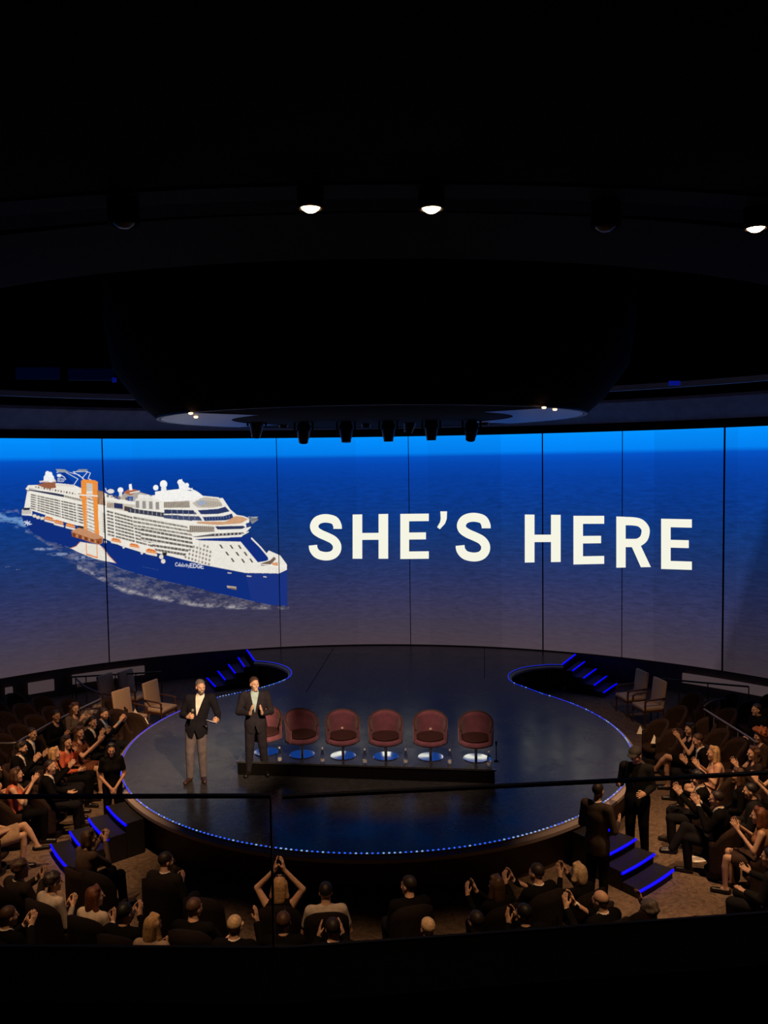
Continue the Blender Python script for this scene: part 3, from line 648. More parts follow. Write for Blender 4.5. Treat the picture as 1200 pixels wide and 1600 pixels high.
SP = catmull([(0.865, 0.315), (0.855, 0.235), (0.76, 0.125), (0.5, 0.083), (0.27, 0.125), (0.165, 0.235), (0.2, 0.345), (0.35, 0.425), (0.55, 0.49), (0.74, 0.565), (0.845, 0.675), (0.83, 0.8), (0.71, 0.89), (0.5, 0.917), (0.27, 0.875), (0.15, 0.775), (0.125, 0.675)], 5)
Hp = [rect(0, 0, .27, 1), rect(.73, 0, 1, 1), rect(.27, .42, .73, .575)]
Ep = [rect(0, 0, .31, 1), rect(.31, 0, 1, .165), rect(.31, .415, .9, .57), rect(.31, .835, 1, 1)]
RP = catmull([(0.22, 0.085), (0.5, 0.085), (0.7, 0.115), (0.83, 0.21), (0.845, 0.31), (0.79, 0.425), (0.65, 0.5), (0.5, 0.515), (0.22, 0.515)], 5)
letter(boxq(482.5, 534.5, 804, 804, 875, 875), strip(SP, 52, 71, 6.6))
letter(boxq(551, 606.5, 804, 803, 873, 873), Hp)
letter(boxq(625.5, 670, 803, 802.5, 873, 873.5), Ep)
letter(boxq(683, 698.5, 799, 799, 827, 827), [[(.32, 0), (1, 0), (.97, .42), (.8, .68), (.28, 1), (.0, .88), (.3, .6), (.36, .4)]])
letter(boxq(712, 767, 802, 802, 876.5, 876.5), strip(SP, 54, 74, 6.9))
letter(boxq(820, 876, 804, 804.5, 878, 879), Hp)
letter(boxq(896, 944, 806, 806, 881, 882), Ep)
letter(boxq(963, 1017, 807, 809, 886, 887), [rect(0, 0, .27, 1)] + strip(RP, 54, 78, 6.4) + [[(.42, .55), (.66, .50), (1.0, 1), (.71, 1)]])
letter(boxq(1033, 1081, 810.5, 811.5, 890.5, 889), Ep)

# ------------------------------------------------------------------ stage
def deck_material():
    m = bpy.data.materials.new('glossy_black_stage_deck'); m.use_nodes = True; nt = m.node_tree; b = nt.nodes['Principled BSDF']; L = nt.links
    tc = nt.nodes.new('ShaderNodeTexCoord')
    n = nt.nodes.new('ShaderNodeTexNoise'); n.inputs['Scale'].default_value = 1.6; n.inputs['Detail'].default_value = 8; n.inputs['Roughness'].default_value = 0.65
    L.new(tc.outputs['Object'], n.inputs['Vector'])
    r = nt.nodes.new('ShaderNodeMapRange'); r.inputs[1].default_value = 0.35; r.inputs[2].default_value = 0.65; r.inputs[3].default_value = 0.19; r.inputs[4].default_value = 0.30; L.new(n.outputs['Fac'], r.inputs[0])
    L.new(r.outputs[0], b.inputs['Roughness'])
    n2 = nt.nodes.new('ShaderNodeTexNoise'); n2.inputs['Scale'].default_value = 9; n2.inputs['Detail'].default_value = 6; L.new(tc.outputs['Object'], n2.inputs['Vector'])
    c = nt.nodes.new('ShaderNodeValToRGB'); e = c.color_ramp.elements
    e[0].position = .35; e[0].color = (0.030, 0.0295, 0.032, 1); e[1].position = .7; e[1].color = (0.048, 0.047, 0.050, 1)
    L.new(n2.outputs['Fac'], c.inputs['Fac']); L.new(c.outputs['Color'], b.inputs['Base Color'])
    bp = nt.nodes.new('ShaderNodeBump'); bp.inputs['Strength'].default_value = 0.08; bp.inputs['Distance'].default_value = 0.01
    L.new(n2.outputs['Fac'], bp.inputs['Height']); L.new(bp.outputs['Normal'], b.inputs['Normal'])
    b.inputs['Specular IOR Level'].default_value = 0.27
    return m
DECK = deck_material()
front = [pol(CR, a)[:2] for a in np.linspace(140, 398, 130)]       # clockwise from the left wing round the front to the right wing
rw = catmull([pol(CR, 38)[:2], (3.42, 19.72), (3.14, 20.25), (3.08, 20.72), (3.22, 21.28), (3.66, 21.80), (4.30, 22.05), (4.76, 22.02)], 6)
lw = catmull([(-3.68, 22.95), (-3.25, 22.80), (-2.85, 22.45), (-2.55, 21.9), (-2.47, 21.25), (-2.65, 20.7), (-3.05, 20.15), (-3.5, 19.75), pol(CR, 140)[:2]], 6)
thR = math.atan2(5.55 - SX, 23.5 - SY); thL = math.atan2(-4.16 - SX, 24.36 - SY)
back = [scr(thR + (thL - thR)*i/24, 0, SR - 0.05)[:2] for i in range(25)]
outline = [tuple(p) for p in front[:-1]] + [tuple(p) for p in rw] + [(5.34, 23.09)] + [tuple(p) for p in back] + [(-4.11, 24.2)] + [tuple(p) for p in lw[:-1]]
stage = empty('stage', (0, 0, 0), label='round glossy black stage with blue lights along its edge', cat='stage')
V, Fc = prism(outline, -0.10, 0.0); mk('deck', V, Fc, DECK, stage)
def inset(P, d):
    n = len(P); out = []
    for i in range(n):
        t = Vector(P[(i+1) % n]) - Vector(P[i-1]); t.normalize(); out.append((P[i][0] - t.y*d, P[i][1] + t.x*d))
    return out
ins = inset(outline, 0.10)
V, Fc = prism(ins, FL, -0.10); mk('skirt', V, Fc, mat('brown_skirt_veneer', (0.065, 0.04, 0.028), 0.6, noise=0.2, nscale=5), stage)
edge_line = [tuple(p) for p in front[:-1]] + [tuple(p) for p in rw]
edge_all = [tuple(p) for p in lw[:-1]] + edge_line
def ribbon(P, prof):
    """profile of (outward offset, z) swept along an open line"""
    V = []; k = len(prof); n = len(P)
    for i in range(n):
        t = Vector(P[min(i+1, n-1)]) - Vector(P[max(i-1, 0)]); t.normalize()
        V += [(P[i][0] + t.y*o, P[i][1] - t.x*o, z) for o, z in prof]
    Fc = [(i*k + j, i*k + (j+1) % k, (i+1)*k + (j+1) % k, (i+1)*k + j) for i in range(n-1) for j in range(k)] + [tuple(range(k-1, -1, -1)), tuple(range((n-1)*k, n*k))]
    return V, Fc
V, Fc = ribbon(edge_all, [(0.0, -0.085), (0.0, 0.006), (0.030, 0.006), (0.036, -0.02), (0.105, -0.045), (0.105, -0.10)])
mk('edge_trim', V, Fc, mat('grey_edge_trim', (0.36, 0.30, 0.28), 0.55), stage)
# the row of small lights along the edge
L_ = [0.0]
for p, q in zip(edge_all[:-1], edge_all[1:]): L_.append(L_[-1] + math.dist(p, q))
bb, wb = MB(), MB(); nled = int(L_[-1]/0.078); px_, py_ = [p[0] for p in edge_all], [p[1] for p in edge_all]
solid = MB()
for i in range(nled):
    s = (i + 0.5)*L_[-1]/nled; x, y = np.interp(s, L_, px_), np.interp(s, L_, py_); x2, y2 = np.interp(s + 0.05, L_, px_), np.interp(s + 0.05, L_, py_)
    t = Vector((x2 - x, y2 - y, 0)); 
    if t.length < 1e-6: t = Vector((1, 0, 0))
    t.normalize(); R3 = Matrix((t, Vector((-t.y, t.x, 0)), Vector((0, 0, 1)))).transposed()
    ang = math.degrees(math.atan2(y - CY, x - CX)) % 360; rr = math.hypot(x - CX, y - CY)
    if (148 < ang < 212 and rr < 5) or (10 < ang < 52 and random.random() < .6) or rr > 5.2: solid.box((x + t.y*0.018, y - t.x*0.018, 0.005), (0.076, 0.018 if ang > 100 else 0.011, 0.014), R3)
    else: (wb if random.random() < 0.36 else bb).box((x + t.y*0.018, y - t.x*0.018, 0.008), (0.026, 0.018, 0.018), R3)
bb.build('blue_edge_light', emit('blue_edge_light', (0.03, 0.12, 1.0), 1.3), stage, kind='stuff')
wb.build('pale_edge_light', emit('pale_edge_light', (0.30, 0.50, 1.0), 1.0), stage, kind='stuff')
solid.build('lit_edge_strip', emit('lit_edge_strip', (0.01, 0.03, 1.0), 0.9), stage, kind='stuff')
GROOVE = mat('dark_joint', (0.004, 0.004, 0.005), 0.9, spec=0.1)
for p, q in ((U(521, 1013), U(478, 1082)), (U(757, 1013), U(757, 1060))):
    B = MB(); d = (q - p).normalized(); B.box((p + q)/2 + Vector((0, 0, 0.0008)), ((q - p).length, 0.016, 0.003), Matrix((d, Vector((-d.y, d.x, 0)), Vector((0, 0, 1)))).transposed()); B.build('deck_joint', GROOVE, stage)

# ------------------------------------------------------------------ steps up to the stage
STEPM = mat('black_step', (0.009, 0.008, 0.009), 0.6, noise=0.3, nscale=20)
def led_bar(P, r, parent, name='light_strip'):
    B = MB(); B.path(P, r, 6); return B.build(name, BLUE_LED, parent)
def curved_stairs(a0, a1, label):
    st = empty('stage_stairs', pol(5.5, (a0 + a1)/2, FL), label=label, cat='stairs'); off = -Vector(st.location)
    for k in range(1, 5):
        r0, r1, z = CR + 0.10 + (0 if k == 1 else 0.05 + 0.305*(k - 1) - 0.06), 5.265 + 0.3*(k - 1), -0.14*k
        if k == 1: r0 = CR + 0.09
        V, Fc = arc_ring([(r0, FL), (r0, z), (r1, z), (r1, FL)], a0, a1, 14)
        s_ = mk('step', [Vector(v) + off for v in V], Fc, STEPM, st)
        led_bar([pol(r1 + 0.012, a0 + (a1 - a0)*i/14, z - 0.02) + off for i in range(15)], 0.020, s_)
    return st
curved_stairs(-148.4, -138.6, 'black curved steps with glowing blue nosings beside the standing woman in black')
curved_stairs(-53.0, -44.6, 'black curved steps with glowing blue nosings below the standing man in a cap')
def straight_stairs(N, label):
    c = (Vector((*N[2][0], FL)) + Vector((*N[2][1], FL)))/2
    st = empty('stage_stairs', c, label=label, cat='stairs'); off = -c
    led_bar([Vector((*N[0][0], 0.024)) + off, Vector((*N[0][1], 0.024)) + off], 0.020, st)
    for k in range(1, 5):
        a, b = N[k-1], N[k]; z = -0.14*k; g = 0.36 if k == 1 else 0.03; mixp = lambda p, q: (p[0]*(1-g) + q[0]*g, p[1]*(1-g) + q[1]*g)
        V, Fc = prism([mixp(a[0], b[0]), b[0], b[1], mixp(a[1], b[1])], FL, z); s_ = mk('step', [Vector(v) + off for v in V], Fc, STEPM, st)
        led_bar([Vector((*b[0], z + 0.008)) + off, Vector((*b[1], z + 0.008)) + off], 0.018, s_)
    return st
straight_stairs([(pol(7.58, 49.3)[:2], pol(8.79, 51.0)[:2]), (pol(7.66, 47.4)[:2], pol(8.75, 49.0)[:2]), (pol(7.66, 44.9)[:2], pol(8.72, 46.6)[:2]), (pol(7.68, 42.6)[:2], pol(8.70, 44.4)[:2]), (pol(7.70, 40.5)[:2], pol(8.66, 42.2)[:2])],
                'black upstage steps with blue nosings beside the two empty beige armchairs turned to the stage')
straight_stairs([(pol(7.54, 117.7)[:2], pol(8.88, 116.2)[:2]), (pol(7.58, 119.8)[:2], pol(8.72, 118.3)[:2]), (pol(7.58, 121.9)[:2], pol(8.62, 120.5)[:2]), (pol(7.57, 124.2)[:2], pol(8.6, 122.7)[:2]), (pol(7.58, 126.4)[:2], pol(8.56, 125.0)[:2])],
                'black upstage steps with blue nosings behind the bearded presenter')

# ------------------------------------------------------------------ low platform with the six swivel chairs
rz = 0.25
fl_, fr_ = U(371, 1189, rz), U(773, 1202, rz)
bk = Vector((0.085, 0.995, 0))*0.92
plat = empty('platform', ((fl_ + fr_)/2).to_tuple()[:2] + (0.0,), label='long low black platform under the row of plum swivel chairs', cat='platform')
off = -Vector(plat.location)
V, Fc = prism([(fl_ + off)[:2], (fr_ + off)[:2], (fr_ + bk + off)[:2], (fl_ + bk + off)[:2]], 0.001, rz - 0.03); mk('riser', V, Fc, mat('black_carcass', (0.005, 0.0042, 0.004), 0.9, spec=0.05), plat)
e_ = Vector((0.02, -0.02, 0)); e2 = Vector((-0.02, -0.02, 0))
V, Fc = prism([(fl_ + off + e2)[:2], (fr_ + off + e_)[:2], (fr_ + bk + off)[:2], (fl_ + bk + off)[:2]], rz - 0.03, rz); mk('platform_top', V, Fc, DECK, plat)
B = MB()
for p in (fl_, fr_):
    B = MB(); B.box(p + off + Vector((0, -0.012, -0.014)), (0.05, 0.03, 0.03)); B.build('corner_cap', STEEL, plat)

PLUM = mat('plum_velvet', (0.235, 0.075, 0.112), 0.85, noise=0.22, nscale=7, sheen=0.3)
PLUMD = mat('dark_plum_velvet', (0.055, 0.014, 0.014), 0.9, noise=0.2, nscale=9)
PIPE = mat('brown_piping', (0.10, 0.05, 0.035), 0.7)
def tub_shell(rx, ry, zlow, rim, th, a_open, n=40):
    """upright shell, open to -Y; rim(t) gives the height of the top edge, t = angle from the back"""
    V = []; rows = 7
    A = [-a_open + 2*a_open*i/n for i in range(n + 1)]
    for layer in (0, 1):
        for a in A:
            rr = 1.0 - layer*th
            for j in range(rows + 1):
                f = j/rows; z = zlow + (rim(a) - zlow)*f; fl = 0.975 + 0.025*min(1, f*1.6)
                V.append((rx*rr*fl*math.sin(a), ry*rr*fl*math.cos(a), z))
    k = rows + 1; m_ = (n + 1)*k; Fc = []
    for i in range(n):
        for j in range(rows):
            p = i*k + j; Fc += [(p, p + k, p + k + 1, p + 1), (m_ + p, m_ + p + 1, m_ + p + k + 1, m_ + p + k)]
        Fc += [(i*k + rows, (i+1)*k + rows, m_ + (i+1)*k + rows, m_ + i*k + rows), (i*k, m_ + i*k, m_ + (i+1)*k, (i+1)*k)]
    for j in range(rows):
        Fc += [(j, j+1, m_ + j + 1, m_ + j), (n*k + j, m_ + n*k + j, m_ + n*k + j + 1, n*k + j + 1)]
    return V, Fc
def rounded_disc(r, z0, z1, e=0.02, n=36, sy=1.0):
    B = MB(); B.lathe([(0, z0), (r - e, z0), (r, z0 + e), (r, z1 - e), (r - e*.4, z1 - e*.3), (r - e*1.5, z1), (0, z1 + 0.012)], n)
    B.V = [(x, y*sy, z) for x, y, z in B.V]; return B
def make_swivel():
    r = empty('swivel_chair')
    rim = lambda a: 0.45 + 0.31*max(0.0, math.cos(min(abs(a)*0.74, PI/2)))**0.55
    V, Fc = tub_shell(0.315, 0.31, 0.275, rim, 0.15, 2.05); mk('backrest', V, Fc, PLUM, r, smooth=True)
    A = [-2.05 + 4.1*i/40 for i in range(41)]
    B = MB(); B.path([(0.29*math.sin(a), 0.285*math.cos(a), rim(a) + 0.004) for a in A], 0.017, 7); B.build('piping', PIPE, r, smooth=True)
    B = rounded_disc(0.302, 0.262, 0.355, 0.03); B.build('seat', PLUM, r, smooth=True)
    B = rounded_disc(0.258, 0.35, 0.405, 0.022); B.build('cushion', PLUMD, r, smooth=True)
    B = MB(); B.tube((0, 0, 0.012), (0, 0, 0.266), 0.026, n=16); B.lathe([(0.03, 0.254), (0.12, 0.258), (0.12, 0.266), (0, 0.266)], 20); B.build('column', STEEL, r, smooth=False)
    B = MB(); B.lathe([(0, 0), (0.222, 0), (0.228, 0.004), (0.228, 0.010), (0.224, 0.0125), (0.0, 0.0135)], 56); B.build('base_disc', CHROME, r)
    return r
CH = [(416, 1176, .0), (472, 1180, .35), (536, 1182, .06), (603, 1183, 0), (673, 1184, -.03), (744, 1186, -.1)]
CHL = ['plum velvet swivel chair half hidden behind the clapping presenter', 'plum velvet swivel chair just beside the clapping presenter, turned slightly',
       'plum velvet swivel chair with a button, third in the row from the presenters', 'plum velvet swivel chair fourth in the row from the presenters, no button on its cushion',
       'plum velvet swivel chair with a button, one before the end of the row', 'plum velvet swivel chair at the far end of the row, above a wholly white base']
proto = make_swivel()
for i, ((x, y, rot), lb) in enumerate(zip(CH, CHL)):
    o = proto if i == 0 else copy_tree(proto); p = U(x, y, rz); o.location = (p.x, p.y + 0.03, rz); o.rotation_euler.z = rot + math.atan2(-p.x, p.y)
    tag(o, lb, 'chair', 'swivel chairs on the platform')
    if i in (2, 4):
        bm = bmesh.new(); bmesh.ops.create_uvsphere(bm, u_segments=12, v_segments=8, radius=0.026, matrix=Matrix.Translation((0.0, 0.15, 0.46)) @ Matrix.Diagonal((1, .6, 1, 1)))
        from_bm('button', bm, mat('pale_button', (0.85, 0.72, 0.55), 0.4), o, smooth=True)
# water bottles
GLASS = bpy.data.materials.new('clear_glass'); GLASS.use_nodes = True
_b = GLASS.node_tree.nodes['Principled BSDF']; _b.inputs['Base Color'].default_value = (0.9, 0.95, 1, 1); _b.inputs['Roughness'].default_value = 0.03; _b.inputs['Transmission Weight'].default_value = 1.0; _b.inputs['IOR'].default_value = 1.33
def make_bottle():
    r = empty('water_bottle')
    B = MB(); B.lathe([(0, 0), (0.034, 0), (0.037, 0.006), (0.037, 0.13), (0.034, 0.155), (0.018, 0.20), (0.014, 0.215), (0.014, 0.24), (0, 0.24)], 20); B.build('bottle_body', GLASS, r, smooth=True)
    B = MB(); B.lathe([(0, 0.238), (0.0165, 0.238), (0.0165, 0.262), (0, 0.262)], 16); B.build('cap', mat('white_cap', (0.9, 0.88, 0.85), 0.4), r)
    B = MB(); B.lathe([(0.0375, 0.025), (0.0378, 0.075), (0.0372, 0.075), (0.0372, 0.025)], 20); B.build('bottle_label', mat('white_label', (0.75, 0.74, 0.72), 0.6), r)
    return r
BT = [(437, 1190), (504, 1191), (570, 1193), (634, 1193), (703, 1194), (764, 1197)]
BTL = ['water bottle standing between the first two plum chairs, nearest the presenters', 'water bottle standing between the second and third plum chairs', 'water bottle standing between the third and fourth plum chairs',
       'water bottle standing between the fourth and fifth plum chairs', 'water bottle standing between the last two plum chairs', 'water bottle in front of the last chair, with a microphone beside it']
proto = make_bottle()
for i, ((x, y), lb) in enumerate(zip(BT, BTL)):
    o = proto if i == 0 else copy_tree(proto); o.location = U(x, y, rz); tag(o, lb, 'bottle', 'water bottles on the platform')
mic = empty('stand_microphone', U(768, 1194, rz) + Vector((0.10, 0.12, 0)), label='thin black microphone standing beside the last water bottle', cat='microphone')
B = MB(); B.lathe([(0, 0), (0.04, 0), (0.04, 0.012), (0, 0.014)], 16); B.build('base', BLACK, mic)
B = MB(); B.tube((0, 0, 0.01), (0, 0, 0.28), 0.008); B.build('stem', BLACK, mic)
B = MB(); B.tube((0, 0, 0.28), (0, 0, 0.36), 0.014, 0.018); B.build('head', BLACK, mic)

# ------------------------------------------------------------------ fixtures overhead
def can_light(lit):
    r = empty('downlight')
    B = MB(); B.lathe([(0.0, 0.0), (0.085, 0.0), (0.085, -0.15), (0.070, -0.15), (0.066, -0.11), (0, -0.10)], 24); B.build('housing', BLACK, r, smooth=False)
    B = MB(); B.lathe([(0, -0.172), (0.03, -0.168), (0.055, -0.150), (0.069, -0.122), (0.066, -0.115), (0, -0.115)], 24)
    B.build('lens', emit('lit_lens', (1.0, 0.62, 0.30), 22) if lit else mat('grey_lens', (0.25, 0.24, 0.23), 0.3), r, smooth=True)
    return r
DL = [((485, 319), True, 'lit warm downlight in the ceiling ring, first lit one above the ship'), ((674, 320), True, 'lit warm downlight in the ceiling ring, above the first word on the screen'),
      ((1181, 351), True, 'lit warm downlight in the ceiling ring at the picture edge'), ((193, 336), False, 'unlit black downlight in the ceiling ring above the ship stern'), ((946, 342), False, 'unlit black downlight in the ceiling ring above the second word')]
for (x, y), lit, lb in DL:
    o = can_light(lit); p = U(x, y, 7.15); o.location = (p.x, p.y, 7.27); tag(o, lb, 'light', 'downlights in the ceiling ring')
    if not lit:
        for ch in o.children: ch.scale = (1.2, 1.2, 1.2)
# moving lights under the drum
def moving_light(tilt, pan):
    r = empty('moving_light')
    B = MB(); B.box((0, 0, -0.06), (0.30, 0.24, 0.12), bev=0.02); B.build('base_box', BLACK, r)
    B = MB()
    for s in (-1, 1): B.box((s*0.19, 0, -0.26), (0.035, 0.09, 0.30), bev=0.01)
    B.box((0, 0, -0.135), (0.40, 0.12, 0.035), bev=0.01); B.build('yoke', BLACK, r)
    M = Matrix.Rotation(pan, 3, 'Z') @ Matrix.Rotation(tilt, 3, 'X')
    B = MB(); B.lathe([(0, 0.16), (0.09, 0.15), (0.135, 0.08), (0.145, -0.02), (0.13, -0.16), (0.105, -0.24), (0.10, -0.30), (0.085, -0.30), (0.08, -0.28), (0, -0.28)], 22, (0, 0, -0.36), M)
    hd = B.build('lamp_head', mat('black_housing', (0.012, 0.012, 0.014), 0.45), r, smooth=True)
    B = MB(); B.lathe([(0, -0.292), (0.05, -0.294), (0.084, -0.286)], 20, (0, 0, -0.36), M); B.build('lens', mat('dark_lens', (0.02, 0.02, 0.025), 0.1), hd, smooth=True)
    return r
MV = [(400, 682, .5, .3), (474, 691, .45, .2), (541, 691, -.1, 0), (607, 690, 0, 0), (674, 688, .05, 0), (735, 687, -.5, -.3), (638, 676, .3, .6), (572, 668, 0, .2), (443, 668, .1, 0), (757, 664, 0, 0)]
WORDS = ['first', 'second', 'third', 'fourth', 'fifth', 'sixth']
for i, (x, y, t, pn) in enumerate(MV):
    o = moving_light(t, pn)
    if i < 6: p = U(x, y, 5.98 + .0) if False else None
    D = 17.6 if i < 6 else 18.6
    d = ray(x, y); s_ = D/d[1]; bottom = EYE + s_*d; ztop = bottom[2] + 0.36 + 0.30*abs(math.cos(t))
    o.location = (bottom[0] + 0.28*math.sin(t)*math.sin(pn), D - 0.25*math.sin(t), ztop)
    B = MB(); B.tube((0, 0, -0.01), (0, 0, max(0.01, 6.37 - ztop)), 0.03); B.build('clamp', BLACK, o)
    lb = ('black moving stage light before the screen top, %s big one counted from the ship' % WORDS[i]) if i < 6 else ['small moving light hanging between the fourth and fifth big ones', 'small moving light hanging between the third and fourth big ones', 'small moving light hanging between the first and second big ones', 'small moving light hanging just beyond the sixth big one'][i - 6]
    tag(o, lb, 'stage light', 'moving lights under the drum')

# ------------------------------------------------------------------ balcony parapet and glass in front of the viewer
PL = [(-2.9, 1.75), (-0.82, 1.685), (-0.215, 1.665), (0.62, 1.75), (2.6, 1.955)]
def wallstrip(P, t0, t1, z0, z1):
    V = []
    for i, p in enumerate(P):
        t = (Vector(P[min(i+1, len(P)-1)]) - Vector(P[max(i-1, 0)])).normalized(); n = Vector((-t.y, t.x))
        a, b = Vector(p) + n*t0, Vector(p) + n*t1; V += [(a.x, a.y, z0), (a.x, a.y, z1), (b.x, b.y, z1), (b.x, b.y, z0)]
    n = len(P); Fc = [(i*4 + j, i*4 + (j+1) % 4, i*4 + 4 + (j+1) % 4, i*4 + 4 + j) for i in range(n-1) for j in range(4)] + [(3, 2, 1, 0), (n*4-4, n*4-3, n*4-2, n*4-1)]
    return V, Fc
V, Fc = wallstrip(PL, -0.17, -0.01, 3.2, 4.485); tag(mk('wall_parapet', V, Fc, mat('dark_parapet', (0.010, 0.008, 0.008), 0.8, noise=0.2, nscale=40)), kind='structure')
V, Fc = wallstrip(PL, -0.18, -0.004, 4.485, 4.498); tag(mk('trim_16', V, Fc, mat('dark_capping', (0.010, 0.009, 0.009), 0.7)), kind='structure')
V, Fc = wallstrip(PL, -0.008, 0.0, 4.485, 4.501); tag(mk('trim_17', V, Fc, mat('capping_edge_highlight', (0.6, 0.6, 0.62), 0.5)), kind='structure')  # pale strip paints in the screen light caught along the capping
V, Fc = prism([(-14, -2.9), (14, -2.9), (14, 0.0), (2.6, 1.79), (-0.215, 1.50), (-2.9, 1.58), (-14, 0.5)], 3.75, 3.85); tag(mk('floor_balcony', V, Fc, BLACK), kind='structure')
PANE = bpy.data.materials.new('balustrade_glass'); PANE.use_nodes = True; nt = PANE.node_tree
for n in list(nt.nodes): nt.nodes.remove(n)
_o = nt.nodes.new('ShaderNodeOutputMaterial'); _t = nt.nodes.new('ShaderNodeBsdfTransparent'); _g = nt.nodes.new('ShaderNodeBsdfGlossy'); _m = nt.nodes.new('ShaderNodeMixShader'); _f = nt.nodes.new('ShaderNodeFresnel')
_t.inputs[0].default_value = (0.965, 0.975, 0.97, 1); _g.inputs['Roughness'].default_value = 0.02; _f.inputs[0].default_value = 1.2
nt.links.new(_f.outputs[0], _m.inputs[0]); nt.links.new(_t.outputs[0], _m.inputs[1]); nt.links.new(_g.outputs[0], _m.inputs[2]); nt.links.new(_m.outputs[0], _o.inputs[0])
bal = empty('glass_balustrade', (-0.2, 1.7, 4.5), label='clear frameless glass balustrade with dark edges standing on the balcony parapet', cat='balustrade')
off = -Vector(bal.location)
EDGEM = mat('dark_glass_edge', (0.008, 0.010, 0.010), 0.4)
xl = U(423, 1300, 4.72).x + 0.008; xr = U(441.5, 1300, 4.72).x + 0.006
yl = 1.675 + 0.012; yr = 1.677 + 0.012
for P, e_top in (([(-2.9, 1.762), (xl, yl)], 4.815), ([(xr, yr), (0.62, 1.762), (2.6, 1.967)], 4.812)):
    V, Fc = wallstrip(P, -0.020, -0.010 if P[0][0] < -1 else -0.015, 4.503, e_top - 0.0005); pn = mk('glass_pane', [Vector(v) + off for v in V], Fc, PANE, bal)
    V, Fc = wallstrip(P, -0.021, -0.009, e_top - 0.001, e_top + 0.005); mk('pane_edge', [Vector(v) + off for v in V], Fc, EDGEM, pn)
    if P[0][0] > -1: continue
    x, y = P[-1]; B = MB(); B.box(Vector((x, y - 0.015, (4.5 + e_top)/2)) + off, (0.0040, 0.012, e_top - 4.5)); B.build('pane_edge', EDGEM, pn)

